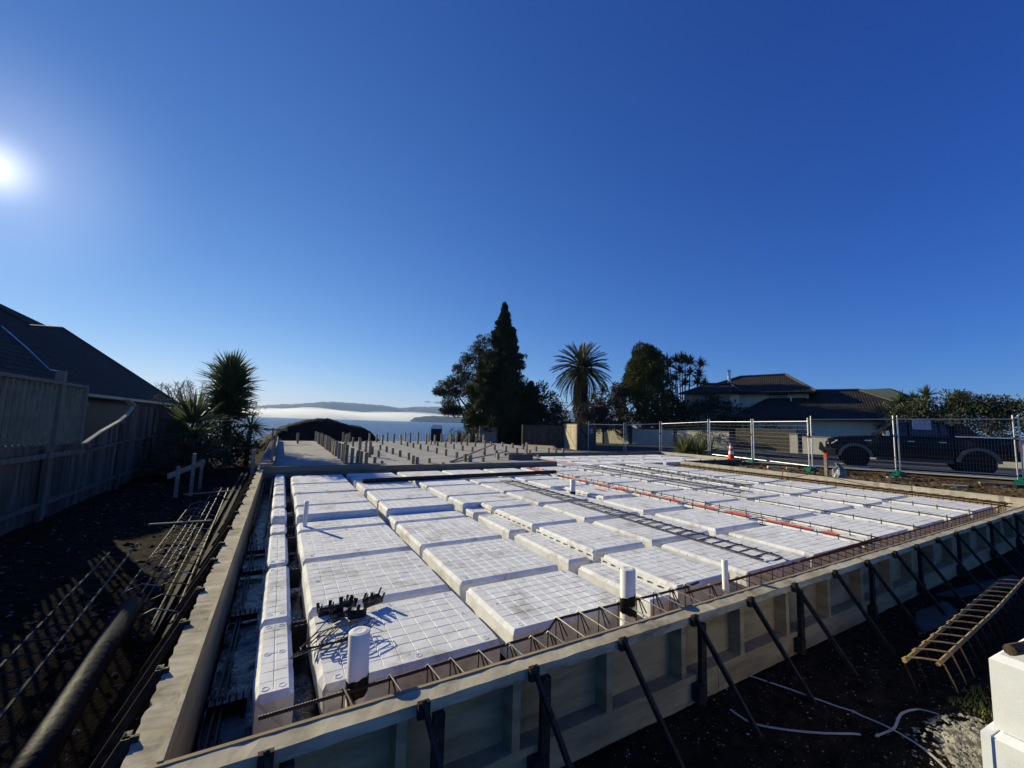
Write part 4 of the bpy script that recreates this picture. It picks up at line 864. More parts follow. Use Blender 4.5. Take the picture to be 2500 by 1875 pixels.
spread_tree('broad_tree', L0, 'open branched dark tree left of the tallest conifer, lake showing under it',
    [(15.9, 31, 9.0, .75, .9), (15.6, 31, 8.0, .95, .9), (14.6, 31.4, 7.2, .8, .6), (14.2, 31.5, 6.3, .9, .7), (15.3, 31.2, 6.6, 1.2, .9), (13.9, 31.7, 5.2, 1.0, .6), (13.0, 32, 4.9, .85, .45), (12.3, 32.3, 4.2, .55, .25), (14.8, 31.3, 5.2, 1.2, .8), (13.3, 31.9, 4.1, 1.0, .5), (14.5, 31.5, 4.1, 1.1, .6), (13.2, 32, 3.0, .8, .5), (13.8, 31.8, 2.4, .7, .4), (16.1, 30.8, 7.1, .8, .9), (16.6, 30.6, 5.5, 1.0, .8), (13.0, 32.0, 2.4, .5, .35)],
    .20, 'dkleaf', 62, ([(15.2, 31.2, -1.5), (15.15, 31.2, 1.2), (15.4, 31.2, 4), (15.8, 31.1, 8.5)], [.34, .27, .2, .05]),
    [([(15.2, 31.2, .6), (14.4, 31.5, 2.0), (13.8, 31.8, 3.8)], [.14, .1, .04]), ([(15.2, 31.2, 1.6), (14.5, 31.4, 3.0), (13.4, 31.9, 4.5)], [.12, .08, .03]), ([(15.25, 31.2, 1.4), (16.2, 30.9, 2.0), (17.2, 30.5, 2.4)], [.13, .08, .04]), ([(15.3, 31.2, 3), (14.4, 31.5, 4.6), (14.3, 31.5, 6.8)], [.1, .07, .03])], sub=15)
# palm
def palm(base, H, label):
    root = empty('date_palm', base, 0, label, 'palm tree'); bx_, by, bz = base
    trunk_part(root, [(bx_, by, bz-.2), (bx_, by, bz+H*.5), (bx_, by, bz+H)], [.42, .36, .42], 'bark', 'trunk', 12)
    make('crown_heart', MB().lathe([(.1, -.8), (.5, -.45), (.62, 0), (.45, .45), (.1, .8)], (bx_, by, bz+H), 10), MT['bark'], root)
    r = random.Random(3); ms = []
    for v in range(5):
        # a frond in its own plane: rachis along +X, arching; two rows of leaflets
        Lf = 3.55*(.9+.05*v); arch = (.75, .95, 1.15, 1.3, 1.45)[v]; pts = []
        for k in range(13):
            s = k/12; pts.append((Lf*(s-.12*arch*s*s), 0, -.62*arch*s*s*Lf*.6+.12*s))
        mb = MB(); mb.tube(pts, [.035*(1-s/13)+.006 for s in range(13)], 4)
        for k in range(46):
            s = .10+.9*k/45; i = min(11, int(s*12)); f = s*12-i; p = Vector(pts[i]).lerp(Vector(pts[i+1]), f)
            ll = .50*math.sin(math.pi*(.16+.78*s))**.7
            for sg in (-1, 1):
                d = Vector((.9, sg*.46, -.12-.25*arch*s+r.uniform(-.12, .2))).normalized(); t_ = p+d*ll; w = Vector((.034, 0, .018)); n = len(mb.v)
                mb.v += [tuple(p-w), tuple(p+w), tuple(t_)]; mb.f.append((n, n+1, n+2))
        ms.append(raw('frond', mb.v, mb.f, 'palm'))
    N = 190
    for i in range(N):
        f = i/N; a = i*2.39996; el = 84-f*172+r.uniform(-6, 6)
        v = 0 if el > 55 else 1 if el > 25 else 2 if el > -5 else 3 if el > -35 else 4
        o = obj('frond', ms[v], root, (0, 0, H+.15)); e = max(-78, el)
        M = Matrix.Rotation(a, 4, 'Z') @ Matrix.Rotation(-R(e), 4, 'Y') @ Matrix.Rotation(r.uniform(-.6, .6), 4, 'X'); M.translation = Vector((0, 0, H+.15-.35*f-1.5*max(0, f-.72))); o.matrix_local = M
        sx = r.uniform(.85, 1.05); o.scale = (sx, sx, sx)
    for i in range(90):
        f = i/90; a = i*2.39996+.7; e = -R(r.uniform(-84, -58))
        o = obj('frond', ms[r.choice((3, 4))], root, (0, 0, H)); M = Matrix.Rotation(a, 4, 'Z') @ Matrix.Rotation(e, 4, 'Y') @ Matrix.Rotation(r.uniform(-.8, .8), 4, 'X'); M.translation = Vector((.3*math.cos(a), .3*math.sin(a), H-.5-3.0*f)); o.matrix_local = M
        sx = r.uniform(.7, .95); o.scale = (sx, sx, sx)
    return root
palm((27.6, 30.65, tz(27.6, 30.65)), 7.59-tz(27.6, 30.65), 'big date palm with arching fronds behind the gates')
# rounded dark conifer
def round_conifer(base, label):
    root = empty('round_conifer', base, 0, label, 'tree'); bx_, by, bz = base
    trunk_part(root, [(bx_, by, bz-.2), (bx_, by, bz+4.5)], [.3, .1])
    r = random.Random(21); P = []; R_ = []
    prof = [(0, 2.0), (.08, 2.7), (.22, 3.15), (.4, 2.9), (.58, 2.3), (.75, 1.55), (.9, .95), (.97, .45), (1, .1)]
    for i in range(150):
        f = r.random()**.9; rad = np.interp(f, [p[0] for p in prof], [p[1] for p in prof]); a = r.uniform(0, 6.283); q = .66+.30*r.random()
        P.append((bx_+rad*q*math.cos(a), by+rad*q*math.sin(a), bz+.3+f*8.9)); R_.append(.44+.46*r.random())
    P = np.array(P); R_ = np.array(R_); m = len(P); n = 420
    o = RN.normal(size=(m, n, 3)); o /= np.linalg.norm(o, axis=2, keepdims=True); C = (P[:, None]+o*R_[:, None, None]*RN.uniform(.82, 1.03, (m, n, 1))*np.array([1, 1, 1.25])).reshape(-1, 3)
    D = (o+np.array([0, 0, .8])+RN.normal(size=(m, n, 3))*.3).reshape(-1, 3); C[:, 2] = np.maximum(C[:, 2], bz+.05)
    obj('crown', leaf_mesh('crown', C-np.array(base), D, RN.uniform(.12, .30, len(C)), RN.uniform(.05, .10, len(C)), 'olive'), root)
round_conifer((29.36, 23.38, tz(29.36, 23.38)), 'dense rounded billowy conifer between the palm and the cabbage tree')
# sword-leaved rosettes: yucca, cabbage tree, flax
class _Roll:
    last = 0.0
    def __call__(s, r): s.last = r.uniform(-1.0, 1.0); return s.last
_r = _Roll()
def rosette(C0, n, L, w, spread=(10, 100), droop=.3, seed=0, up=(0, 0, 1), m='yucca', seg=3):
    r = random.Random(seed); V = []; F = []; up = Vector(up).normalized(); q = Vector((0, 0, 1)).rotation_difference(up)
    for i in range(n):
        a = r.uniform(0, 6.283); th = R(r.uniform(*spread)); l = L*r.uniform(.75, 1.1); k = len(V)
        d = Vector((math.sin(th)*math.cos(a), math.sin(th)*math.sin(a), math.cos(th))); s = Vector((-math.sin(a), math.cos(a), 0)); s = s*math.cos(_r(r)) + d.cross(s)*math.sin(_r.last)
        for j in range(seg+1):
            t = j/seg; p = d*l*t; p.z -= droop*l*t*t*math.sin(th); ww = w*(.65+.5*t if t < .4 else 1.0*(1-t)/.6*.85)
            for sg in (-1, 1): V.append(tuple(Vector(C0)+q @ (p+s*sg*ww/2)))
        for j in range(seg): F.append((k+2*j, k+2*j+1, k+2*j+3, k+2*j+2))
    return V, F
def blade_thing(name, base, label, heads, stems, m, cat, leafname='blades'):
    root = empty(name, base, 0, label, cat)
    if stems:
        for pts, rr in stems: make('stem', MB().tube(pts, rr, 6), 'bark', root, smooth=True)
    for i, h in enumerate(heads):
        V, F = rosette(*h[:4], **h[4]); mb = MB(); mb.v = V; mb.f = F; make(leafname, mb, m, root)
    return root
# cabbage tree
cb = (33.0, 22.0, tz(33, 22)); r = random.Random(4); heads = []; stems = [([(33, 22, cb[2]-.2), (33, 22, 2.5)], [.28, .22])]
tips = [(32.4, 23.0, 7.5), (32.2, 23.2, 8.0), (32.7, 22.6, 8.0), (33.0, 22.1, 8.15), (33.2, 21.9, 7.9), (33.4, 21.5, 7.8), (34.0, 20.8, 7.6), (33.9, 20.9, 6.6), (32.9, 22.3, 6.9), (33.5, 21.6, 6.7), (34.2, 20.5, 5.6), (34.4, 20.2, 4.9), (32.6, 22.6, 6.2), (33.2, 21.9, 5.7), (33.8, 21.0, 5.8), (31.7, 23.8, 7.5), (34.0, 20.8, 5.0), (34.3, 20.4, 5.2)]
for i, t_ in enumerate(tips):
    mid = (33+(t_[0]-33)*.55, 22+(t_[1]-22)*.55, 2.5+(t_[2]-2.5)*.55-.1); stems.append(([(33+(t_[0]-33)*.1, 22+(t_[1]-22)*.1, 2.4), (33+(t_[0]-33)*.7, 22+(t_[1]-22)*.7, 2.6+(t_[2]-2.6)*.35), mid if False else (33+(t_[0]-33)*.9, 22+(t_[1]-22)*.9, 2.6+(t_[2]-2.6)*.7), t_], [.08, .06, .045, .035])); heads.append((t_, 80, .92, .12, dict(spread=(0, 115), droop=.22, seed=i)))
blade_thing('cabbage_tree', cb, 'cabbage tree with many spiky heads on thin bare stems beside the house', heads, stems, 'palm', 'tree')
# yucca behind the left fence
yb = (-1.75, 14.2, tz(-1.75, 14.2))
hd = []
for k in range(10): hd.append(((-1.95, 14.1, 1.35+k*.17), 85, (1.14 if k < 8 else .95)*(.86+.02*k), .10, dict(spread=(30, 105) if k < 8 else (3, 70), droop=.05, seed=40+k)))
blade_thing('yucca', yb, 'tall columnar yucca with stiff blades beside the left fence end', hd, [([(-1.8, 14.2, -.5), (-1.95, 14.1, 1.2), (-1.95, 14.1, 3.1)], [.13, .11, .08])], 'yucca', 'yucca')
yb = (-2.45, 11.4, tz(-2.45, 11.4)); hd = [((-2.5, 11.4, 1.15), 110, 1.1, .085, dict(spread=(3, 85), droop=.05, seed=60)), ((-2.5, 11.4, .8), 80, 1.0, .08, dict(spread=(40, 110), droop=.1, seed=61))]
blade_thing('yucca', yb, 'smaller broad yucca head against the fence, left of the tall yucca', hd, [([(-2.45, 11.4, -.4), (-2.5, 11.4, 1.0)], [.12, .1])], 'yucca', 'yucca')
yb = (-1.25, 13.6, tz(-1.25, 13.6)); hd = [((-1.2, 13.6, 1.0), 70, .8, .06, dict(spread=(5, 115), droop=.4, seed=64)), ((-1.5, 13.4, .55), 60, .8, .045, dict(spread=(15, 115), droop=.3, seed=65))]
blade_thing('yucca', yb, 'low drooping yucca between the tall yucca and the slab edge', hd, [([(-1.25, 13.6, -.4), (-1.2, 13.6, .9)], [.08, .07])], 'yucca', 'yucca')
spread_tree('garden_shrub', (-2.3, 13.6, tz(-2.3, 13.6)), 'dark dense shrub at the foot of the tall yucca', [(-2.3, 13.6, .6, .8, .6), (-2.0, 13.2, .3, .9, .5), (-2.8, 12.8, .7, .7, .6), (-2.2, 14.5, 1.0, .7, .7), (-1.5, 13.8, .3, .7, .45)], .14, 'dkleaf', 60, None, None, 'shrub', sub=12)
spread_tree('garden_shrub', (-2.7, 9.8, tz(-2.7, 9.8)), 'low dark shrub in front of the fence near the hurdle', [(-2.7, 9.9, .3, .55, .5), (-2.4, 10.6, .3, .6, .5), (-2.1, 11.6, .2, .6, .45)], .12, 'dkleaf', 60, None, None, 'shrub', sub=12)
spread_tree('garden_shrub', (-2.25, 16.4, tz(-2.25, 16.4)), 'bushy leafy shrub rising directly behind the tall yucca', [(-2.3, 16.4, 3.0, .55, .6), (-2.2, 16.4, 2.2, .75, .7), (-1.9, 16.3, 1.6, .8, .6), (-2.5, 16.4, 1.2, .8, .6)], .10, 'hedge', 60, ([(-2.25, 16.4, -.4), (-2.25, 16.4, 2.5)], [.08, .04]), None, 'shrub', sub=13)
# feathery grass heads over the fence
gb = (-3.4, 15.3, tz(-3.9, 15.3)); V = []; F = []; r = random.Random(9)
mb = MB()
for i in range(46):
    x0, y0 = gb[0]+r.uniform(-.5, .6), gb[1]+r.uniform(-.4, .4); a = r.uniform(0, 6.28); h = r.uniform(1.7, 2.65); l = r.uniform(.2, .6)
    pts = [(x0, y0, -.3), (x0+l*.2*math.cos(a), y0+l*.2*math.sin(a), h*.6), (x0+l*math.cos(a), y0+l*math.sin(a), h), (x0+1.5*l*math.cos(a), y0+1.5*l*math.sin(a), h-.05)]
    mb.tube(pts, [.008, .007, .012, .004], 4)
    for k in range(26):
        t = k/26; p = Vector(pts[2]).lerp(Vector(pts[3]), t) if k % 2 else Vector(pts[1]).lerp(Vector(pts[2]), .6+.4*t); n = len(mb.v); d = Vector((r.uniform(-.1, .1), r.uniform(-.1, .1), r.uniform(-.03, .12)))
        mb.v += [tuple(p), tuple(p+d+Vector((.012, 0, 0))), tuple(p+d*1.4)]; mb.f.append((n, n+1, n+2))
make('feather_grass', mb, 'hedge', label='feathery pale grass plumes rising over the far end of the left fence', cat='grass plant')
# mid-ground shrubs by the road
spread_tree('garden_shrub', (19.0, 25.0, tz(19.0, 25.0)), 'tall dark shrub filling the gap between the conifers and the palm', [(18.9, 25.0, 3.7, 1.1, 1.2), (18.9, 25.0, 2.3, 1.4, 1.2), (19.8, 24.5, 2.4, 1.2, 1.1), (18.4, 25.5, 1.5, 1.3, 1.1), (20.3, 24.4, 1.3, 1.2, 1.0), (21.0, 24.0, .9, 1.0, .9)], .24, 'dkleaf', 75, ([(18.9, 24.6, -.5), (18.9, 24.6, 2)], [.15, .08]), None, 'shrub', sub=14)
spread_tree('garden_shrub', (17.6, 21.8, tz(17.6, 21.8)), 'low bushy olive shrub behind the dark garden gates', [(17.3, 22.0, 1.15, .8, .55), (18.0, 21.5, 1.2, .8, .55), (17.7, 21.8, .7, 1.1, .6), (18.5, 21.2, .9, .6, .5)], .12, 'dkleaf', 70, None, None, 'shrub', sub=14)
spread_tree('garden_shrub', (25.29, 24.61, tz(25.29, 24.61)), 'loose bronze leaved shrub spilling over the left end of the cream wall', [(24.53, 25.24, 2.54, 1.14, 1.01), (25.41, 24.48, 2.66, 1.14, 1.01), (25.79, 24.1, 3.68, 0.89, 1.01), (26.3, 23.72, 4.69, 0.63, 0.76), (24.4, 25.37, 1.52, 1.14, 0.76), (25.54, 24.48, 1.4, 1.01, 0.76), (25.16, 24.86, 3.3, 1.01, 0.89), (23.89, 26.0, 1.27, 0.89, 1.01), (24.02, 25.88, 2.41, 0.89, 1.01), (23.51, 26.38, 0.64, 0.76, 0.89)],   .26, 'purple', 62, ([(25.29, 24.61, -.6), (25.29, 24.61, 1.2), (25.67, 24.23, 3.68)], [.09, .07, .03]), None, 'shrub', sub=12)
blade_thing('yucca', (25.62, 27.06, tz(25.62, 27.06)), 'broad green leaved yucca in front of the palm trunk', [((26.66, 26.28, 4.88), 70, .95, .12, dict(spread=(0, 110), droop=.4, seed=70)), ((26.01, 26.8, 4.11), 70, .95, .12, dict(spread=(0, 115), droop=.4, seed=71)), ((26.53, 26.41, 3.59), 60, .9, .12, dict(spread=(10, 120), droop=.4, seed=72))], [([(25.62, 27.06, -.4), (26.01, 26.8, 3.72)], [.12, .08]), ([(25.88, 26.93, 1.53), (26.66, 26.28, 4.62)], [.1, .07])], 'yucca', 'yucca')
spread_tree('garden_hedge', (30.4, 19.2, tz(30.4, 19.2)), 'long dark hedge mass under the cabbage tree in front of the house', [(29.0, 20.0, 1.8, 1.2, 1.3), (30.2, 19.0, 2.2, 1.3, 1.3), (31.2, 18.0, 2.4, 1.3, 1.3), (32.2, 17.2, 1.8, 1.2, 1.2), (33.2, 15.8, 1.4, 1.2, 1.2), (28.6, 20.6, 1.6, 1.3, 1.4), (30.6, 19.6, 3.2, 1.1, 1.0), (32.0, 18.8, 3.4, 1.1, 1.0), (33.0, 17.4, 2.9, 1.0, .9), (33.6, 16.2, 2.3, 1.0, .9), (33.9, 14.6, 1.0, 1.2, 1.0), (34.6, 13.2, .9, 1.1, .9)], .22, 'dkleaf', 60, None, None, 'hedge', sub=13)
spread_tree('street_bush', (31.0, 18.3, tz(31, 18.3)), 'twiggy grey shrub spilling over the end of the cream wall', [(27.9, 15.6, .9, .7, .45), (28.3, 15.0, .8, .6, .4), (27.3, 16.2, 1.0, .6, .4)], .12, 'dkleaf', 34, None, None, 'shrub', sub=12)
# flax bush by the fence
fb = (19.0, 10.6, tz(19.0, 10.6)); hd = []
for i, (x, y, n) in enumerate([(18.6, 10.9, 60), (19.2, 11.2, 70), (19.6, 10.3, 70), (18.8, 10.2, 50), (19.2, 10.6, 70)]): hd.append(((x, y, fb[2]), int(n*1.5), 1.45, .13, dict(spread=(5, 85), droop=.62, seed=80+i, seg=5)))
blade_thing('flax_bush', fb, 'low arching strap leaved bush by the wire fence near the cone', hd, None, 'flax', 'bush', 'leaves')
# plants by the lake behind the posts
for i, (x, y, l) in enumerate([(11.6, 25.6, 'spiky flax clump right of the portable toilet'), (12.6, 25.2, 'second spiky flax clump before the open branched tree')]):
    z = tz(x, y); blade_thing('flax_bush', (x, y, z), l, [((x, y, z), 60, 1.9, .07, dict(spread=(3, 40), droop=.15, seed=90+i, seg=4))], None, 'dkleaf', 'bush', 'leaves')
spread_tree('garden_shrub', (13.0, 28.0, tz(13, 28)), 'dark clipped shrub under the open branched tree', [(12.2, 28.4, -.3, .9, .9), (13.2, 28, -.2, .9, .9), (14.0, 27.4, -.1, .7, .9)], .16, 'dkleaf', 60, None, None, 'shrub', sub=12)
# plants on the right beyond the truck
hl = [('leafy grey green bush left of the others behind the truck bonnet', (36.2, 7.2), [(36.2, 7.3, 2.6, .9, .8), (36.4, 6.5, 3.0, .8, .7), (36.0, 7.8, 2.0, .9, .8), (36.3, 6.9, 1.6, 1.1, .9)], 'hedge'),
      ('wide grey green bush behind the truck cab', (36.7, 5.2), [(36.6, 5.7, 2.4, 1.0, .9), (36.8, 4.9, 3.0, .9, .75), (36.9, 4.3, 2.5, 1.0, .9), (36.7, 5.3, 1.6, 1.2, .9), (36.9, 4.6, 3.5, .5, .4)], 'hedge'),
      ('darker bush behind the rear window of the truck', (37.0, 3.5), [(37.0, 3.7, 2.6, .9, .8), (37.1, 3.1, 2.9, .8, .7), (37.0, 3.5, 1.7, 1.1, .9)], 'dkleaf'),
      ('pale twiggy bush farthest right behind the truck tray', (37.2, 1.6), [(37.2, 2.2, 2.7, .9, .75), (37.3, 1.4, 2.4, 1.0, .9), (37.3, .6, 2.8, .9, .9), (37.2, 1.6, 1.6, 1.3, .9), (37.4, -.4, 2.2, 1.1, 1.1)], 'hedge')]
for l, (x, y), lb, m in hl: spread_tree('garden_bush', (x, y, 0.0), l, [(a_, b_, c_+.25, d_*1.2, e_*1.15) for a_, b_, c_, d_, e_ in lb], .20, m, 78, ([(x, y, -.2), (x, y, 1.4)], [.1, .05]), None, 'bush', 'bushes behind the truck', sub=15)
blade_thing('yucca', (36.6, 6.6, 0), 'spiky yucca heads poking above the bushes by the house', [((36.7, 6.2, 4.05), 90, .95, .10, dict(spread=(0, 110), droop=.3, seed=100)), ((36.2, 7.4, 3.7), 90, .95, .10, dict(spread=(0, 110), droop=.3, seed=101)), ((36.5, 6.8, 3.75), 80, .85, .10, dict(spread=(0, 110), droop=.3, seed=102))], [([(36.6, 6.6, -.1), (36.7, 6.2, 4)], [.12, .08]), ([(36.5, 6.7, -.1), (36.2, 7.4, 3.6)], [.1, .07])], 'yucca', 'yucca')
# mound of soil at the far end of the slab
def mound():
    prof = [(-2.4, -.3), (-1.2, .05), (-.4, .77), (.1, 1.0), (.85, 1.28), (1.3, 1.33), (1.94, 1.42), (2.4, 1.36), (2.8, 1.22), (3.33, 1.10), (4.04, .98), (4.5, .8), (4.8, .62), (5.4, .05), (6.2, -.5)]
    NXm, NYm = 110, 46; V = []
    for j in range(NYm+1):
        v = j/NYm*2-1; y = 24.2+v*3.2
        for i in range(NXm+1):
            x = -2.4+8.6*i/NXm; t = float(np.interp(x, [p[0] for p in prof], [p[1] for p in prof])); b = -2.6
            f = max(0, 1-abs(v+.1)**1.7); z = b+(t-b)*f**.7 + .06*float(nz(np.float64(x), np.float64(y), 2.6, 3.0)) + .04*float(nz(np.float64(x), np.float64(y), 7.0, 1.0))
            V.append((x, y, z))
    F = [(j*(NXm+1)+i, j*(NXm+1)+i+1, (j+1)*(NXm+1)+i+1, (j+1)*(NXm+1)+i) for j in range(NYm) for i in range(NXm)]
    w = Vector((1.9, 24.2, -2.6)); tag(obj('soil_mound', raw('soil_mound', [(x-w.x, y-w.y, z-w.z) for x, y, z in V], F, 'mound', True), None, w), 'big dark heap of soil at the far end of the slab before the lake', 'soil heap')
mound()
# ================================================================== LEFT SIDE: FENCE, NEIGHBOUR
FX = -3.3
LFN = empty('paling_fence', (FX, 9, -.25), 0, 'grey vertical paling fence along the left with a top that sweeps down in a curve', 'fence')
def ftop(y):
    ys = [-4, 4.1, 5.1, 6.55, 6.63, 7.3, 8.28, 8.7, 9.0, 9.1, 16]; zs = [.97, .93, .89, .81, .82, 1.0, 1.2, 1.33, 1.47, 1.56, 1.61]
    return float(np.interp(y, ys, zs))
y = -1.5; i = 0; r = random.Random(12)
while y < 15.2:
    w = r.uniform(.135, .15); t0, t1 = ftop(y), ftop(y+w)
    off = r.uniform(0, .008)
    mb = MB(); x0, x1 = FX-.02+off, FX+off; b = -.42
    mb.v += [(x0,y,b),(x1,y,b),(x1,y+w,b),(x0,y+w,b),(x0,y,t0),(x1,y,t0),(x1,y+w,t1),(x0,y+w,t1)]; mb.f += [(0,3,2,1),(4,5,6,7),(0,1,5,4),(1,2,6,5),(2,3,7,6),(3,0,4,7)]
    make('paling', mb, 'fence', LFN); y += w+r.uniform(.006, .013)
make('rail', MB().beam((FX+.04, -1.5, .80), (FX+.04, 6.5, .72), .05, .075), 'fence', LFN); make('rail', MB().beam((FX+.04, 6.3, .68), (FX+.04, 8.4, .775), .045, .05), 'fence', LFN); make('rail', MB().beam((FX+.04, 8.4, .775), (FX+.04, 15.2, .765), .045, .05), 'fence', LFN)
make('rail', MB().beam((FX+.035, -1.5, .03), (FX+.035, 15.2, .03), .045, .07), 'fence', LFN)
for y in (2.2, 5.2, 8.37, 10.95, 13.5): make('fence_post', MB().box(FX+.028, FX+.09, y-.045, y+.045, -.4, ftop(y)-.06), 'fence', LFN)
mb = MB(); ys = [6.63, 7.0, 7.3, 7.65, 8.0, 8.28, 8.5, 8.7, 8.88, 9.0, 9.1]
for a_, b_ in zip(ys, ys[1:]): mb.beam((FX+.005, a_, ftop(a_)+.02), (FX+.005, b_, ftop(b_)+.02), .06, .026)
make('curved_cap', mb, 'fencecap', LFN); make('cap', MB().box(FX-.05, FX+.05, 9.1, 15.25, 1.60, 1.635), 'fence', LFN); make('cap_end', MB().beam((FX, 9.12, 1.57), (FX, 8.62, 1.70), .11, .03), 'fencecap', LFN)
# neighbour's deck balustrade
BX = -3.36
DK = empty('trellis_balustrade', (BX, 3, .85), 0, 'grey green screen of upright pickets standing on the low part of the left fence', 'balustrade')
make('top_rail', MB().beam((BX, -3.0, 1.845), (BX, 6.56, 1.835), .11, .045), 'deckrail', DK); make('bottom_rail', MB().beam((BX-.02, -3.0, 1.02), (BX-.02, 6.56, .87), .05, .045), 'deckrail', DK)
y = -2.9
while y < 6.5: make('picket', MB().box(BX-.015, BX+.015, y, y+.058, .86, 1.82), 'deckrail', DK); y += .147
make('newel_post', MB().box(BX-.05, BX+.05, 5.58, 5.68, .5, 2.03), 'deckrail', DK); make('newel_post', MB().box(BX-.045, BX+.045, 6.52, 6.60, .5, 1.86), 'deckrail', DK)
# neighbour's house
MT['slate'] = mat('dark_roof_tiles', (0.024, 0.022, 0.022), (0.045, 0.042, 0.041), 6, 0.85, 0.4, 25, stretch=(1, 1, 1))
NH = empty('neighbour_house', (-10, 18, -.2), 0, 'neighbouring house with a dark steep roof rising behind the left fence', 'house')
sl = (4.83-1.95)/3.0
def rp(x, y): return (x, y, 1.95+(-5.5-x)*sl)
roof = MB(); roof.slab([rp(-5.45, 5.0), rp(-5.45, 27.1), rp(-8.5, 20.19), rp(-7.83, 16.07), rp(-8.14, 15.17), rp(-9.5, 10.8), rp(-9.5, 5.0)], (-.12, 0, -.12)); make('roof', roof, 'slate', NH)
# courses of tiles: each course its own shallow step on the slope
for k in range(21):
    x0 = -5.47-k*.14; s = MB(); t_ = (-5.45-x0)/3.05; y1 = 27.05-t_*6.9; z0 = rp(x0, 0)[2]; x1 = x0-.137
    if x1 < -7.85: y1 = 15.9 if x1 > -8.1 else 15.0
    s.v += [(x0, 5.02, z0+.030), (x0, y1, z0+.030), (x1, y1-.3, rp(x1, 0)[2]+.014), (x1, 5.02, rp(x1, 0)[2]+.014), (x0, 5.02, z0+.004), (x0, y1, z0+.004)]
    s.f += [(0, 1, 2, 3), (4, 5, 1, 0)]; make('tile_course', s, 'slate', NH)
make('ridge_cap', MB().tube([rp(-5.5, 27.05), rp(-8.5, 20.19)], .055, 6), 'slate', NH); make('ridge_cap', MB().tube([rp(-8.5, 20.19), rp(-7.83, 16.07)], .05, 6), 'slate', NH); make('ridge_cap', MB().tube([rp(-7.83, 16.07), rp(-8.14, 15.17), rp(-9.5, 10.8)], .05, 6), 'slate', NH)
make('back_roof', MB().slab([(-8.55, 20.15, 4.78), (-7.95, 16.1, 4.2), (-8.25, 15.2, 4.45), (-9.6, 10.8, 5.7), (-9.6, 5, 5.7), (-15, 5, 1.9), (-15, 26.5, 1.9), (-5.6, 27.0, 1.9)], (0, 0, -.12)), 'slate', NH)
make('wall', MB().box(-14.5, -5.95, 5.2, 26.5, -.3, 1.85), 'darktrim', NH); make('gutter', MB().beam((-5.40, 5.0, 1.90), (-5.40, 27.0, 1.90), .09, .09), 'greytrim', NH)
gl = MB(); gl.tube([(-7.27+.03, 13.23, 3.69), (-6.69+.03, 13.09, 3.14), (-6.05+.03, 12.75, 2.53), (-6.1+.03, 13.8, 2.57)], .018, 5); make('valley_flashing', gl, 'galv', NH)
wn_ = make('window', MB().box(-5.95, -5.93, 12.0, 15.2, .95, 1.62), 'glass', NH); make('window_frame', MB().box(-5.93, -5.90, 11.9, 15.3, 1.62, 1.70), 'greytrim', wn_)
make('soffit_board', MB().box(-5.95, -5.45, 5.2, 26.6, 1.82, 1.855), 'deckrail', NH)
# hurdle of rough timber by the fence, and things on the left ground
HU = empty('profile_hurdle', (-1.9, 7.7, -.25), 0, 'rough timber profile hurdle standing in the shade by the left fence', 'hurdle')
make('peg', MB().box(-2.04, -1.98, 7.06, 7.12, -.4, .36), 'board', HU); make('peg', MB().box(-1.85, -1.79, 7.40, 7.45, -.4, .58), 'board', HU); make('peg', MB().box(-1.84, -1.78, 8.42, 8.48, -.4, .36), 'board', HU)
make('rail', MB().beam((-2.10, 6.75, .20), (-1.78, 8.55, .30), .03, .10), 'board', HU)
H2 = empty('profile_hurdle', (-.4, 19.05, -.1), 0, 'timber profile hurdle at the far left corner of the slab', 'hurdle')
make('rail', MB().beam((-.95, 19.05, .80), (.02, 19.07, .79), .03, .09), 'board', H2); make('peg', MB().box(-.62, -.55, 19.08, 19.14, -.3, .88), 'board', H2); make('brace', MB().beam((-.95, 19.1, -.1), (-.6, 19.1, .30), .06, .03), 'board', H2); make('rail', MB().beam((-.75, 19.2, .32), (-.2, 19.2, .33), .03, .07), 'board', H2)
make('survey_peg', MB().box(-.84, -.76, 8.3, 8.36, -.4, .60), 'board', label='upright timber peg outside the back left corner of the form', cat='peg')
PZ_ = -.15
dp = MB(); dp.tube([(-1.20, .95, -.12), (-1.17, .2, -.12), (-1.12, -.6, -.13), (-1.08, -1.5, -.14)], .075, 16); make('drain_pipe', dp, 'bluepipe', smooth=True, label='thick dark drain pipe lying on the soil left of the form', cat='pipe')
LG = empty('left_ground_cage', (-1.5, 1.4, -.2), 0, 'long rebar ladder lying in the shade by the dark drain pipe', 'rebar ladder')
make('rail', MB().tube([(-1.62, 2.9, -.1), (-1.38, -.4, -.12)], .010, 6), 'rebar', LG); make('rail', MB().tube([(-1.78, 2.6, -.1), (-1.62, .2, -.12), (-1.57, -.6, -.12)], .010, 6), 'rebar', LG)
for k in range(15):
    y = 2.3-k*.2; f = (2.9-y)/3.3; make('rung', MB().tube([(-1.62+.24*f, y, -.09), (-1.60-.14*(1-f), y-.02, -.08), (-1.77+.18*f, y-.03, -.1)], .006, 5), 'rebar', LG)
for i, (x0, y0, x1, y1) in enumerate([(-1.40, 5.6, -1.22, 1.3), (-1.27, 7.2, -1.0, .6)]):
    e = empty('ground_cage', ((x0+x1)/2, (y0+y1)/2, -.2), 0, ['flat rebar cage on the shaded soil, farther from the form', 'flat rebar cage on the shaded soil, closer to the form'][i], 'rebar cage', 'rebar cages on the left ground')
    for dx in (-.13, .0, .12): make('bar', MB().tube([(x0+dx, y0, -.13), (x1+dx, y1, -.15)], .008, 6), 'rebar', e)
    for k in range(22):
        t = (k+.5)/22; x, y = x0+(x1-x0)*t, y0+(y1-y0)*t; make('stirrup', MB().tube([(x-.14, y, -.15), (x-.02, y+.02, -.10), (x+.13, y, -.14)], .005, 5), 'rebar' if k % 3 else 'tie', e)
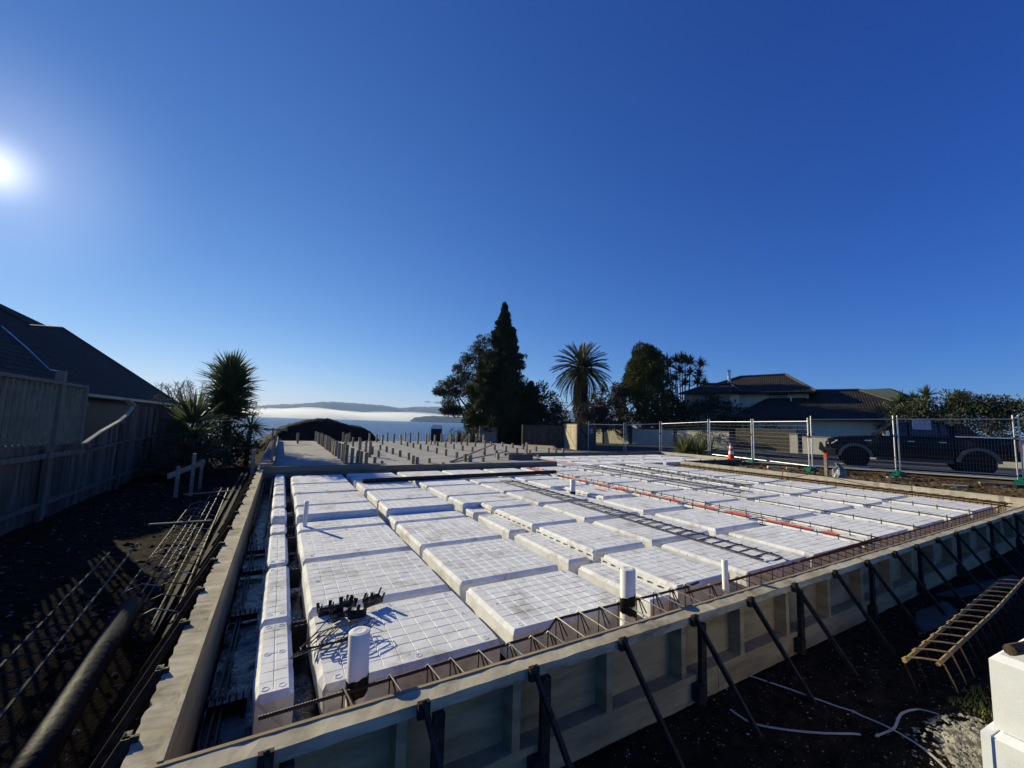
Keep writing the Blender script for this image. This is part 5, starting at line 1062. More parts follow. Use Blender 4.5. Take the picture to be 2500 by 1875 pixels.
for i, (x, l) in enumerate([(-.93, 'dark plank lying lengthwise just outside the left form'), (-1.03, 'second dark plank lying lengthwise, farther from the left form')]):
    mb = MB(); mb.beam((x-.04, 9.6, -.14), (x+.05, .4, -.22), .045, .09); make('long_plank', mb, 'rubber', label=l, cat='plank', group='dark planks along the left form')
make('thin_batten', MB().beam((-1.76, 4.0, -.12), (-1.05, 3.95, -.12), .03, .02), 'board', label='thin pale batten lying across the left rebar cages', cat='batten')
make('thin_batten', MB().beam((-1.8, 6.5, -.12), (-.95, 6.7, -.12), .035, .02), 'board', label='thin pale batten lying near the timber hurdle', cat='batten')
# ================================================================== RIGHT FOREGROUND
ES = empty('foam_stack', (2.5, -2.95, -.4), 0, 'stack of clean white foam pods cut by the right edge of the picture', 'foam stack')
def foamblock(x0, y0, w, d, z0, z1, ch=.025):
    mb = MB(); n = 0; mb.v += [(x0, y0, z0), (x0+w, y0, z0), (x0+w, y0+d, z0), (x0, y0+d, z0), (x0, y0, z1-ch), (x0+w, y0, z1-ch), (x0+w, y0+d, z1-ch), (x0, y0+d, z1-ch), (x0+ch, y0+ch, z1), (x0+w-ch, y0+ch, z1), (x0+w-ch, y0+d-ch, z1), (x0+ch, y0+d-ch, z1)]
    mb.f += [(0,3,2,1),(0,1,5,4),(1,2,6,5),(2,3,7,6),(3,0,4,7),(4,5,9,8),(5,6,10,9),(6,7,11,10),(7,4,8,11),(8,9,10,11)]; return mb
# turned a little against the grid; built round its own corner
ES.location = (2.42, -2.87, -.42); WL[ES.name] = Vector((0, 0, 0)); ES.rotation_euler = (0, 0, R(-4))
def fb_(x0, w, d, z0, z1): return foamblock(x0, -d, w, d, z0, z1)
make('upper_block', fb_(.0, 1.1, 1.1, .62, .92), 'eps_clean', ES, local=True)
mb = fb_(-.035, 1.15, 1.1, .32, .617); make('middle_block', mb, 'eps_clean', ES, local=True)
for k in range(3):
    f = MB(); f.box(.06+k*.36, .30+k*.36, -.001, .012, .34, .56) if False else None
mb = MB(); mb.box(-.04, .10, .0005, .03, .32, .60); mb.box(.24, 1.15, .0005, .03, .32, .60); mb.box(.10, .24, .0005, .03, .53, .60); make('cut_edge', mb, 'eps_clean', ES, local=True)
make('lower_block', fb_(-.01, 1.12, 1.1, 0, .317), 'eps_clean', ES, local=True)
mb = MB(); mb.tube([(2.425, -2.93, .535), (2.9, -3.05, .53), (3.5, -3.2, .53)], [.022, .024, .024], 8); make('rusty_stake', mb, 'bark', label='rough brown stick lying on top of the white foam stack', cat='stick')
CG = empty('rusty_cage', (5, -2.3, -.36), 0, 'yellow brown rusty reinforcing cage standing on its legs beside the foam stack', 'rebar cage')
make('bar', MB().tube([(3.50, -2.42, -.045), (5.2, -2.36, -.05), (6.7, -2.28, -.055)], .0125, 7), 'rustlight', CG); make('bar', MB().tube([(3.36, -2.30, -.05), (4.8, -2.24, -.055), (6.2, -2.17, -.06)], .0115, 7), 'rustlight', CG)
for k in range(15):
    x = 3.40+k*.205; dy = .03*k/14; yA, yB = -2.425+.14*(k/15), -2.295+.12*(k/15)
    make('stirrup', MB().tube([(x-.02, yB+.012, -.05), (x, yB, -.036), (x+.07, (yA+yB)/2, -.030), (x+.13, yA, -.030), (x+.14, yA-.012, -.05)], .0055, 5), 'rustlight', CG)
    make('leg', MB().tube([(x+.14, yA-.012, -.045), (x+.25, yA-.03, -.20), (x+.38, yA-.04, -.40)], .0048, 5), 'rustlight' if k < 3 else 'rust', CG)
    make('leg', MB().tube([(x-.02, yB+.012, -.05), (x+.12, yB+.01, -.22), (x+.25, yB+.01, -.40)], .0048, 5), 'rust', CG)
make('hardboard_sheet', MB().slab([(4.72, -1.98, -.335), (5.62, -2.05, -.33), (5.95, -1.86, -.32), (5.3, -1.80, -.33)], (0, 0, .014)), 'gatedark', label='grey brown board lying on the soil behind the rusty cage', cat='board')
make('hardboard_sheet', MB().slab([(6.1, -1.74, -.325), (7.9, -1.98, -.31), (7.6, -2.14, -.31), (6.25, -1.88, -.325)], (0, 0, .018)), 'gatedark', label='reddish board lying on the soil nearer the form', cat='board')
def strap(pts, w, label):
    K = []; P = [Vector(p) for p in pts]
    for i in range(len(P)-1):
        p0, p1, p2, p3 = P[max(i-1, 0)], P[i], P[i+1], P[min(i+2, len(P)-1)]
        for k in range(8):
            t = k/8; K.append(.5*((2*p1)+(p2-p0)*t+(2*p0-5*p1+4*p2-p3)*t*t+(3*p1-p0-3*p2+p3)*t**3))
    K.append(P[-1]); mb = MB(); n = len(K)
    for i, p in enumerate(K):
        d = (K[min(i+1, n-1)]-K[max(i-1, 0)]); d.z = 0; d.normalize(); s = Vector((-d.y, d.x, .15))*w/2; p = Vector((p.x, p.y, max(p.z, gz(p.x, p.y)+.006)))
        mb.v += [tuple(p-s), tuple(p+s), tuple(p+s+Vector((0, 0, .002))), tuple(p-s+Vector((0, 0, .002)))]
    for i in range(n-1):
        a = 4*i; b = a+4; mb.f += [(a, a+1, b+1, b), (a+3, b+3, b+2, a+2), (a, b, b+3, a+3), (a+1, a+2, b+2, b+1)]
    return make('packing_strap', mb, MT['strapgrey'], label=label, cat='strap')
MT['strapgrey'] = mat('grey_strap', (0.30, 0.30, 0.29), (0.40, 0.40, 0.385), 4, 0.5)
strap([(2.46, -1.66, -.33), (2.50, -1.60, -.33), (2.695, -1.59, -.32), (2.83, -1.80, -.325), (2.91, -2.00, -.325), (2.975, -2.18, -.325), (2.90, -2.36, -.27), (2.72, -2.55, -.19), (2.64, -2.66, -.19)], .012, 'grey packing strap, long upper loop running over the dark soil')
strap([(2.30, -1.78, -.33), (2.31, -1.90, -.335), (2.41, -2.01, -.335), (2.59, -2.14, -.335), (2.74, -2.24, -.325), (2.77, -2.27, -.32)], .013, 'pale packing strap lying in a short curve nearer the camera')
strap([(2.80, -2.33, -.30), (2.92, -2.37, -.275), (3.06, -2.35, -.28), (3.16, -2.34, -.28), (3.25, -2.385, -.26), (3.22, -2.48, -.22)], .012, 'curl of grey packing strap beside the mortar spill')
# ================================================================== FENCE PANELS BY THE ROAD
FP = [(16.6, 16.5), (17.5, 14.2), (18.9, 12.75), (18.75, 9.6), (17.95, 6.95), (16.9, 4.25), (18.72, 2.35), (20.3, -.12), (21.9, -2.6)]
FHT = [1.95, 1.9, 1.93, 1.92, 1.93, 1.94, 2.0, 2.08, 2.05]
names = ['leftmost wire fence panel, half hidden by the dark gate', 'wire fence panel in front of the cream wall, second from the left', 'wire fence panel left of the strap leaved bush', 'wire fence panel behind the strap leaved bush', 'wire fence panel right of the traffic cone', 'wire fence panel in front of the truck bonnet', 'wire fence panel with the grey notice in front of the truck cab', 'rightmost wire fence panel at the edge of the picture']
meshm = MT['mesh']
def fpanel(i, a, b, ha, hb, zo):
    a = Vector((*a, 0)); b = Vector((*b, 0)); d = (b-a); L = d.length; d.normalize(); za, zb = gz(a.x, a.y)+zo, gz(b.x, b.y)+zo
    e = empty('wire_fence', (*((a+b)/2).xy, min(za, zb)), 0, names[i], 'fence panel', 'temporary wire fence panels along the road'); g = .06; A = a+d*g; B = b-d*g
    P = lambda p, z: (p.x, p.y, z)
    make('upright', MB().tube([P(A, za-.1), P(A, za+ha)], .020, 8), 'galv', e); make('upright', MB().tube([P(B, zb-.1), P(B, zb+hb)], .020, 8), 'galv', e)
    make('top_rail', MB().tube([P(A, za+ha-.13), P(B, zb+hb-.13)], .017, 8), 'galv', e); make('bottom_rail', MB().tube([P(A, za+.16), P(B, zb+.16)], .015, 8), 'galv', e)
    mb = MB(); n = int((L-.12)/.075)
    for k in range(1, n):
        q = A.lerp(B, k/n); t = k/n; mb.tube([P(q, za+(zb-za)*t+.16), P(q, za+(zb-za)*t+ha+(hb-ha)*t-.13)], .0026, 3, False)
    for k in range(1, 11):
        h = .16+(ha-.29)*k/11; o_ = Vector((-d.y, d.x, 0))*.006; mb.tube([P(A+o_, za+h), P(B+o_, zb+h)], .0019, 3, False)
    make('wire_mesh', mb, meshm, e)
    make('clamp', MB().box(B.x-.03, B.x+.1, B.y-.05, B.y+.02, zb+hb*.62, zb+hb*.62+.07), 'greytrim', e)
for i in range(8): fpanel(i, FP[i], FP[i+1], FHT[i], FHT[i+1], .10 if i > 4 else .03)
for i, (k, l) in enumerate([(5, 'green plastic fence foot under the joint left of the truck'), (6, 'green plastic fence foot below the notice by the truck door'), (7, 'green plastic fence foot at the right edge of the picture'), (4, 'green plastic fence foot beside the traffic cone')]):
    x, y = FP[k]; z = gz(x, y); mb = MB(); mb.slab([(x-.34, y-.12, z), (x+.34, y-.12, z), (x+.34, y+.12, z), (x-.34, y+.12, z)], (0, 0, .07)); mb.slab([(x-.24, y-.10, z+.07), (x+.24, y-.10, z+.07), (x+.24, y+.10, z+.07), (x-.24, y+.10, z+.07)], (0, 0, .06)); mb.box(x-.1, x-.02, y-.05, y+.05, z+.13, z+.18); mb.box(x+.02, x+.1, y-.05, y+.05, z+.13, z+.18)
    o = make('ballast_block', mb, 'green', label=l, cat='fence foot', group='green plastic fence feet')
# notice on the panel in front of the truck
SG = empty('fence_notice', (18.95, 1.73, 1.62), 0, 'pale grey notice sheet hanging on the wire fence in front of the truck', 'sign')
MT['notice'] = mat('notice_sheet', (0.42, 0.44, 0.47), (0.50, 0.52, 0.54), 3, 0.5)
p0, p1 = Vector((18.80, 1.93, 0)), Vector((19.05, 1.53, 0)); nn = Vector((-.848, -.53, 0))*.02
mb = MB(); mb.slab([tuple(p0+nn+Vector((0, 0, 1.64))), tuple(p1+nn+Vector((0, 0, 1.63))), tuple(p1+nn+Vector((0, 0, 1.955))), tuple(p0+nn+Vector((0, 0, 1.965)))], (.003, .002, 0)); make('sheet', mb, 'notice', SG)
MT['ink'] = mat('grey_ink', (0.16, 0.17, 0.20), None, rough=0.6)
for t_, z_, l in ((.06, 1.80, .88), ):
    q = p0.lerp(p1, .06)+nn*1.1; q2 = p0.lerp(p1, .94)+nn*1.1; make('printed_rule', MB().slab([(q.x, q.y, 1.80), (q2.x, q2.y, 1.795), (q2.x, q2.y, 1.803), (q.x, q.y, 1.808)], (-.002, -.001, 0)), 'ink', SG)
    q = p0.lerp(p1, .66)+nn*1.1; make('printed_rule', MB().slab([(q.x, q.y, 1.65), (q.x+.004, q.y-.006, 1.65), (q.x+.004, q.y-.006, 1.95), (q.x, q.y, 1.95)], (-.002, -.001, 0)), 'ink', SG)
# cone
z = gz(17.05, 7.4); CN = empty('traffic_cone', (17.05, 7.4, z), 0, 'orange traffic cone with white bands beside the step form', 'traffic cone')
make('base', MB().slab([(16.86, 7.21, z), (17.24, 7.21, z), (17.24, 7.59, z), (16.86, 7.59, z)], (0, 0, .04)), 'orange', CN)
make('cone', MB().lathe([(.15, .04), (.128, .2), (.045, .84), (.03, .86), (.001, .86)], (17.05, 7.4, z), 20), 'orange', CN, smooth=True)
make('white_band', MB().lathe([(.1065, .38), (.087, .53)], (17.05, 7.4, z), 20), 'white', CN, smooth=True); make('white_band', MB().lathe([(.075, .63), (.060, .745)], (17.05, 7.4, z), 20), 'white', CN, smooth=True)
SK = empty('survey_stake', (14.80, 2.88, -.1), 0, 'timber stake with an orange painted top behind the right board form', 'stake')
make('shaft', MB().box(14.75, 14.85, 2.84, 2.92, -.2, .66), 'board', SK); make('painted_top', MB().box(14.748, 14.852, 2.838, 2.922, .66, .78), 'orange', SK)
# crumpled plastic bag
mb = MB(); r = random.Random(5); K = 14; prof = [(.10, 0), (.17, .06), (.19, .2), (.18, .34), (.10, .41), (.05, .44), (.12, .52), (.08, .5)]
for (pr, pz) in prof:
    for j in range(K):
        a = 2*math.pi*j/K; q = pr*r.uniform(.75, 1.2); mb.v.append((14.56+q*math.cos(a)*.9, 2.46+q*math.sin(a)*1.0, gz(14.56, 2.46)-.01+pz*r.uniform(.93, 1.06)))
for i in range(len(prof)-1):
    for j in range(K): mb.f.append((i*K+j, i*K+(j+1) % K, (i+1)*K+(j+1) % K, (i+1)*K+j))
MT['bag'] = mat('clear_grey_bag', (0.14, 0.15, 0.165), (0.26, 0.275, 0.29), 8, 0.3, 0.4, 12, spec=0.5, bdist=0.04); make('plastic_bag', mb, 'bag', label='crumpled translucent grey plastic bag beside the orange topped stake', cat='bag')
# offcuts on the dirt
def off(name, x, y, L_, w, h, a, m, label):
    z = gz(x, y)-.005; c, s_ = math.cos(R(a)), math.sin(R(a)); p = Vector((x-c*L_/2, y-s_*L_/2, z+h/2)); q = Vector((x+c*L_/2, y+s_*L_/2, z+h/2)); make(name, MB().beam(p, q, w, h), m, label=label, cat='offcut')
off('timber_offcut', 16.4, 5.3, .42, .10, .09, -40, 'newpine', 'pale square timber offcut on the dirt before the fence'); off('timber_offcut', 16.75, 4.85, .30, .10, .08, -55, 'newpine', 'second pale timber offcut close to the first, nearer the fence')
off('timber_offcut', 16.75, .55, .65, .10, .04, -40, 'newpine', 'bright new pine offcut lying on the brown dirt at the right'); off('timber_offcut', 17.5, 2.2, .22, .08, .03, -30, 'white', 'tiny white scrap on the dirt below the green fence foot')
off('long_plank', 19.2, -.6, 2.4, .2, .05, -60, 'board', 'grey plank on the dirt by the last fence foot'); off('black_sleeve', 18.1, -.7, .8, .16, .12, -50, 'blackplastic', 'black plastic sleeve lying on the dirt at the right edge')
mb = MB(); heap('rag', 14.75, 1.72, .34, .2, .10, 'bark', 5.0, .03, 20, 'dark crumpled rag on the dirt beside the right board form', 'rag')
heap('dirt_pile', 14.3, 3.4, .35, .25, .08, 'soil', 6.0, .02, 20, 'small clod pile at the foot of the orange topped stake', 'dirt pile')
# ================================================================== CREAM WALL ACROSS THE ROAD
def wl(s): return (26.28+.15*s, 26.4-.989*s)     # along the wall, metres from its left end
def wz0(s): return -.224+.0155*s
def wallseg(s0, s1, top, label, cap=True):
    p, q = wl(s0), wl(s1); e = empty('street_wall', ((p[0]+q[0])/2, (p[1]+q[1])/2, wz0(s0)), 0, label, 'wall', 'cream walls across the road')
    k = max(1, round((s1-s0)/2.4)); ox, oy = .989*.16, .15*.16
    for i in range(k):
        a_ = s0+(s1-s0)*i/k; b_ = s0+(s1-s0)*(i+1)/k-.012; P, Q = wl(a_), wl(b_)
        make('wall_panel', MB().slab([(P[0], P[1], -.5), (Q[0], Q[1], -.5), (Q[0]+ox, Q[1]+oy, -.5), (P[0]+ox, P[1]+oy, -.5)], (0, 0, top+.5)), 'wall', e)
    if cap: make('coping', MB().slab([(p[0]-.02, p[1]-.01, top+.002), (q[0]-.02, q[1]-.01, top+.002), (q[0]+ox+.02, q[1]+oy+.01, top+.002), (p[0]+ox+.02, p[1]+oy+.01, top+.002)], (0, 0, .05)), 'kerb', e)
wallseg(-2.6, 3.45, 1.28, 'cream rendered wall across the road, left end behind the gate'); wallseg(3.85, 7.75, 1.27, 'cream rendered wall across the road streaked by branch shadows'); wallseg(8.1, 12.1, 1.27, 'cream rendered wall across the road behind the strap leaved bush')
wallseg(15.9, 16.35, 1.27, 'narrow pale gate pillar across the road'); wallseg(16.6, 19.3, 1.14, 'pale concrete wall running behind the truck bonnet'); wallseg(19.4, 28, 1.18, 'pale wall continuing behind the truck body')
for s in (3.5, 7.8):
    p, q = wl(s), wl(s+.28); make('wall_post', MB().slab([(p[0]+.05, p[1], -.5), (q[0]+.05, q[1], -.5), (q[0]+.2, q[1]+.03, -.5), (p[0]+.2, p[1]+.03, -.5)], (0, 0, 1.83)), 'gatedark', label='dark recessed post %s between cream wall sections' % ('at the left' if s < 4 else 'in the middle'), cat='post', group='dark posts between wall sections')
p, q = wl(12.2), wl(15.85)
DG = empty('dark_gate', (p[0]+.8, (p[1]+q[1])/2, -.1), 0, 'dark slatted gate set back between the wall end and the pillar', 'gate')
for k in range(12): make('slat', MB().slab([(p[0]+.8, p[1]+.1, -.2+k*.15), (q[0]+.8, q[1]-.1, -.2+k*.15), (q[0]+.83, q[1]-.1, -.2+k*.15), (p[0]+.83, p[1]+.1, -.2+k*.15)], (0, 0, .14)), 'gatedark', DG)
make('frame', MB().slab([(p[0]+.84, p[1]+.1, -.3), (q[0]+.84, q[1]-.1, -.3), (q[0]+.88, q[1]-.1, -.3), (p[0]+.88, p[1]+.1, -.3)], (0, 0, 1.9)), 'darktrim', DG)
# ================================================================== HOUSE ON THE RIGHT
HS = empty('hip_roof_house', (0, 0, 0), math.atan2(-.889, .457), 'two storey pale house with dark tiled hip roofs and a steel flue', 'house')
hb = TT*4+TN*38; HS.location = (hb.x, hb.y, 0)
MT['tile'] = mat('dark_tile', (0.028, 0.024, 0.021), (0.052, 0.045, 0.040), 3, 0.7, spec=0.12)
t = MT['tile'].node_tree; b = t.nodes['Principled BSDF']; tc = t.nodes.new('ShaderNodeTexCoord')
wv = t.nodes.new('ShaderNodeTexWave'); wv.wave_type = 'BANDS'; wv.bands_direction = 'X'; wv.inputs['Scale'].default_value = 1.9; wv.wave_profile = 'SIN'
wz = t.nodes.new('ShaderNodeTexWave'); wz.bands_direction = 'Z'; wz.wave_profile = 'SAW'; wz.inputs['Scale'].default_value = 3.2
for w_ in (wv, wz): t.links.new(tc.outputs['Object'], w_.inputs['Vector'])
ad = t.nodes.new('ShaderNodeMath'); t.links.new(wv.outputs['Fac'], ad.inputs[0]); t.links.new(wz.outputs['Fac'], ad.inputs[1])
bm = t.nodes.new('ShaderNodeBump'); bm.inputs['Distance'].default_value = .03; bm.inputs['Strength'].default_value = .45; t.links.new(ad.outputs[0], bm.inputs['Height']); t.links.new(bm.outputs[0], b.inputs['Normal'])
def hp(s, n, z): return (s-4, n-38, z)           # house coordinates
def hmake(name, mb, m, parent=None): return make(name, mb, m, parent or HS, local=True)
mb = MB(); mb.box(-3.6-4, 5.2-4, 39-38, 45.5-38, 0, 4.75); hmake('upper_wall', mb, 'housewall')
mb = MB(); mb.box(-4.0-4, .3-4, 37.6-38, 39-38-.002, 0, 4.6); hmake('bay_wall', mb, 'housewall')
mb = MB(); mb.box(.5-4, 12-4, 36.6-38, 39-38-.004, 0, 2.5); hmake('lower_wall', mb, 'housewall')
mb = MB(); mb.box(5.2-4+.002, 12-4-.002, 39-38, 45-38, 0, 2.5); hmake('side_wall', mb, 'housewall')
def roofm(name, polys, m='tile'):
    mb = MB()
    for p in polys: mb.slab([hp(*q) for q in p], (0, 0, -.12))
    return hmake(name, mb, m)
# upper hip roof
eU = 4.72
A, Bq, Cq, Dq = (-3.9, 38.3, eU), (5.65, 38.3, eU), (5.65, 45.9, eU), (-3.9, 45.9, eU); R1, R2 = (.2, 42.1, 6.52), (3.75, 42.1, 6.58)
ur = roofm('upper_roof', [[A, Bq, R2, R1], [Bq, Cq, R2], [Cq, Dq, R1, R2], [Dq, A, R1]])
eB = 4.66; sA, sB, sC = (-4.4, 37.0, eB), (.55, 37.0, eB), (.55, 40.2, 5.9); ap = (-1.9, 39.3, 5.62)
bay = roofm('bay_roof', [[(-4.4, 37.0, eB), (.55, 37.0, eB), (-.45, 38.9, 5.55), (-2.6, 38.9, 5.55)], [(.55, 37.0, eB), (.55, 40.3, eB+.05), (-.45, 40.3, 5.62), (-.45, 38.9, 5.55)]])
# lower hip roof
eL = 2.52; a1, b1 = (-.2, 36.0, eL), (12.6, 36.0, eL); r1, r2 = (4.6, 40.1, 4.9), (8.5, 40.1, 4.9)
lr = roofm('lower_roof', [[a1, b1, r2, r1, (2.2, 38.9, 4.2)], [b1, (12.6, 44.3, eL), r2], [(12.6, 44.3, eL), (5.3, 44.3, eL), (5.3, 40.1, 4.9), r2], [a1, (2.2, 38.9, 4.2), (1.2, 38.95, 3.6), (-.2, 38.95, eL)]])
def hipcap(p, q, par): hmake('hip_cap', MB().tube([hp(p[0], p[1], p[2]+.04), hp(q[0], q[1], q[2]+.04)], .10, 6), MT['tilecap'], par)
MT['tilecap'] = mat('roof_cap', (0.065, 0.060, 0.060), (0.085, 0.08, 0.08), 5, 0.6)
for p, q, par in ((R1, R2, ur), (R2, Bq, ur), (R1, A, ur), (r1, r2, lr), (r2, b1, lr), ((.55, 37.0, eB), (-.45, 38.9, 5.55), bay), ((-.45, 38.9, 5.55), (-2.6, 38.9, 5.55), bay)): hipcap(p, q, par)
def gut(p, q): hmake('gutter', MB().beam(hp(*p), hp(*q), .12, .14), 'darktrim')
gut((-3.9, 38.24, eU-.1), (5.65, 38.24, eU-.1)); gut((5.7, 38.3, eU-.1), (5.7, 45.9, eU-.1)); gut((-4.4, 36.94, eB-.1), (.55, 36.94, eB-.1)); gut((-.2, 35.94, eL-.1), (12.6, 35.94, eL-.1))
def win(s0, s1, n, z0, z1):
    w_ = hmake('window', MB().box(s0-4, s1-4, n-38-.03, n-38-.002, z0, z1), 'glass')
    f = MB(); f.box(s0-4-.05, s1-4+.05, n-38-.05, n-38-.031, z1, z1+.05); f.box(s0-4-.05, s1-4+.05, n-38-.06, n-38-.031, z0-.06, z0); f.box((s0+s1)/2-4-.02, (s0+s1)/2-4+.02, n-38-.05, n-38-.031, z0, z1); hmake('window_frame', f, 'greytrim', w_)
    for k in range(6): hmake('blind_slat', MB().box((s0+s1)/2-4+.04, s1-4-.03, n-38-.037, n-38-.0305, z0+.06+k*(z1-z0)/6, z0+.10+k*(z1-z0)/6), 'greytrim', w_)
win(2.45, 3.75, 39, 3.85, 4.58); win(-3.4, -1.2, 37.6, 3.3, 4.3); win(-1.1, -.4, 37.6, 3.3, 4.3)
FLU = MB(); FLU.lathe([(.13, 0), (.13, 1.0), (.17, 1.02), (.17, 1.2), (.14, 1.22), (.001, 1.24)], hp(-.6, 40.0, 5.75), 14); hmake('flue', FLU, 'galv'); fl = MB(); fl.lathe([(.42, 0), (.2, .12)], hp(-.6, 40.0, 5.72), 12); hmake('flue_flashing', fl, 'galv')
hmake('downpipe', MB().tube([hp(5.0, 38.9, 4.6), hp(5.1, 38.9, 4.5), hp(5.1, 38.9, 3.9)], .04, 6), 'white'); hmake('vent_pipe', MB().tube([hp(3.98, 38.5, 3.9), hp(3.98, 38.5, 4.35)], .05, 8), 'white')
hmake('wall_lamp', MB().box(1.55-4, 1.65-4, 39-38-.08, 39-38-.003, 4.28, 4.36), 'white')
# green roofed house farther off
GH = empty('distant_house', (57, 14.8, 0), 0, 'distant house with a grey green gable roof between the tiled house and the bushes', 'house')
MT['greenroof'] = mat('green_steel_roof', (0.075, 0.095, 0.075), (0.10, 0.12, 0.095), 2, 0.6)
u = Vector((.31, -.95, 0)); w = Vector((.95, .31, 0)); o0 = Vector((57.0, 14.2, 0))
def gp(a_, b_, z): p = o0+u*a_+w*b_; return (p.x, p.y, z)
make('roof', MB().slab([gp(-4.5, -2.6, 5.3), gp(.9, -2.6, 5.3), gp(0, 1.2, 6.6), gp(-5, 1.2, 6.5)], (0, 0, -.15)), 'greenroof', GH); make('roof', MB().slab([gp(0, 1.2, 6.6), gp(.9, -2.6, 5.3), gp(2.2, 3.8, 5.6)], (0, 0, -.15)), 'slate', GH)
make('wall', MB().slab([gp(-4.5, -2, 0), gp(1.0, -2, 0), gp(1.6, 3, 0), gp(-4.5, 3, 0)], (0, 0, 5.25)), 'fence', GH)
# ================================================================== GATES, TOILET, TIMBER
def gate(a, b, z0, h, m, label, diag=1, boards=True, n=None, cat='gate'):
    a = Vector((*a, z0)); b = Vector((*b, z0)); d = b-a; L_ = d.length; d.normalize(); nv = Vector((d.y, -d.x, 0)); e = empty('boarded_gate', tuple((a+b)/2), 0, label, cat, 'boarded gates at the back of the site')
    K = n or max(3, round(L_/.15))
    for k in range(K):
        p = a+d*(L_*k/K+.004); q = a+d*(L_*(k+1)/K-.004); mb = MB(); lean = d*(.35*diag if boards == 'd' else 0)
        mb.slab([tuple(p), tuple(q), tuple(q+Vector((0, 0, h-.02))), tuple(p+Vector((0, 0, h-.02)))], tuple(-nv*.02)); make('board', mb, m, e)
    u3 = Vector((0, 0, 1))
    for z in (.12, h-.10): make('rail', MB().beam(a+u3*z+nv*.022, b+u3*z+nv*.022, .04, .09), m, e)
    make('cap', MB().beam(a+u3*h, b+u3*h, .09, .04), m, e)
    p, q = (a, b) if diag > 0 else (b, a); make('diagonal_brace', MB().beam(p+u3*.17+nv*.024, q+u3*(h-.16)+nv*.024, .04, .08), m, e)
    for p in (a, b): make('gate_post', MB().box(p.x-.055, p.x+.055, p.y-.055, p.y+.055, z0-.3, z0+h+.03), m, e)
    return e
zg = -.2
gate((17.2, 19.7), (15.76, 16.5), zg, 1.70, 'gate', 'sunlit pale boarded gate beside the dark gate, behind the rear wing', -1, n=16)
gate((15.85, 16.42), (17.85, 17.24), zg, 1.72, 'gatedark', 'dark boarded gate with a notice, behind the rear wing', -1, n=13)
gate((16.5, 20.6), (17.1, 19.75), zg, 1.55, 'gatedark', 'dark boarded panel left of the sunlit gate', -1, n=9); gate((14.9, 21.6), (16.4, 20.65), zg, 1.55, 'gatedark', 'dark boarded panel under the tallest conifer', 1, n=9)
gate((13.75, 26.4), (14.3, 26.15), -.7, 1.85, 'gate', 'left leaf of the pale garden gate under the trees', 1, n=5); gate((14.35, 26.1), (15.0, 25.8), -.7, 1.80, 'gate', 'right leaf of the pale garden gate under the trees', -1, n=5)
GN = empty('gate_notice', (17.05, 16.93, 1.1), 0, 'small white notice with a red heading on the dark gate', 'sign')
sgn = Vector((2.0, .82, 0)).normalized()
def plate(e, name, c, w_, z0, z1, m, o_): nv = Vector((sgn.y, -sgn.x, 0)); p = Vector(c)-sgn*w_/2+nv*o_; q = Vector(c)+sgn*w_/2+nv*o_; make(name, MB().slab([(p.x, p.y, z0), (q.x, q.y, z0), (q.x, q.y, z1), (p.x, p.y, z1)], tuple(-nv*.004)), m, e)
plate(GN, 'sheet', (17.25, 16.99, 0), .34, .95, 1.30, 'notice', .07); plate(GN, 'heading', (17.25, 16.99, 0), .34, 1.22, 1.30, 'red', .076)
for k in range(3): plate(GN, 'text_line', (17.25, 16.99, 0), .26-.04*k, 1.14-.06*k, 1.16-.06*k, 'ink', .076)
TL = empty('portable_toilet', (9.6, 24.95, -1.05), R(-25), 'dark green portable toilet with a white domed roof by the lake', 'portable toilet')
MT['toilet'] = mat('dark_green_panel', (0.012, 0.030, 0.026), (0.016, 0.038, 0.032), 3, 0.6)
lm = lambda n, mb, m: make(n, mb, m, TL, local=True)
mb = MB(); mb.box(-.36, .36, -.36, .36, 0, 1.95); lm('cabin', mb, 'toilet'); mb = MB(); mb.box(-.28, .28, -.385, -.362, .1, 1.8); lm('door', mb, 'toilet'); mb = MB(); mb.lathe([(.53, 1.95), (.52, 2.02), (.44, 2.16), (.26, 2.25), (.001, 2.28)], (0, 0, 0), 4); mb2 = MB()
prof = [(-.38, 1.951), (-.38, 2.05), (-.30, 2.17), (-.15, 2.24), (0, 2.26), (.15, 2.24), (.30, 2.17), (.38, 2.05), (.38, 1.951)]
mb2.slab([(x, -.38, z) for x, z in prof], (0, .76, 0)); lm('domed_roof', mb2, 'white')
TS = empty('timber_stack', (11.7, 14.5, -.1), 0, 'low stack of new yellow pine beams behind the slab', 'timber stack')
a0, b0 = Vector((11.35, 15.3, -.08)), Vector((11.9, 13.6, -.05)); dd = (b0-a0).normalized(); sn = Vector((-dd.y, dd.x, 0))*1.0
for i, (o_, z0) in enumerate(((0, .02), (.12, .02), (.24, .02), (0, .15), (.12, .15), (.24, .15), (.06, .28))):
    make('beam', MB().beam(a0+sn*o_+Vector((0, 0, z0+.06)), b0+sn*o_+Vector((0, 0, z0+.06)), .11, .115), 'newpine', TS)
for t_ in (.1, .9): make('bearer', MB().beam(a0.lerp(b0, t_)+sn*-.1+Vector((0, 0, -.06)), a0.lerp(b0, t_)+sn*.36+Vector((0, 0, -.06)), .09, .16), 'board', TS)
heap('dirt_pile', 13.5, 14.2, 1.2, .6, .25, 'soil', 9.0, .05, 26, 'low heap of brown dirt beside the new pine stack', 'dirt pile')
mb = MB()
for k in range(5): mb.box(11.6+k*.42, 11.95+k*.42, 21.7-.05*k, 21.9-.05*k, gz(11.6+k*.42, 21.7), gz(11.6+k*.42, 21.7)+.28)
for k in range(5):
    x = 11.6+k*.42; z = gz(x, 21.7); make('white_block', MB().box(x, x+.34, 21.7, 21.88, z, z+.26), 'white', label='%s white block from the left lying behind the far edge of the slab' % ORD[k], cat='block', group='white blocks behind the slab')
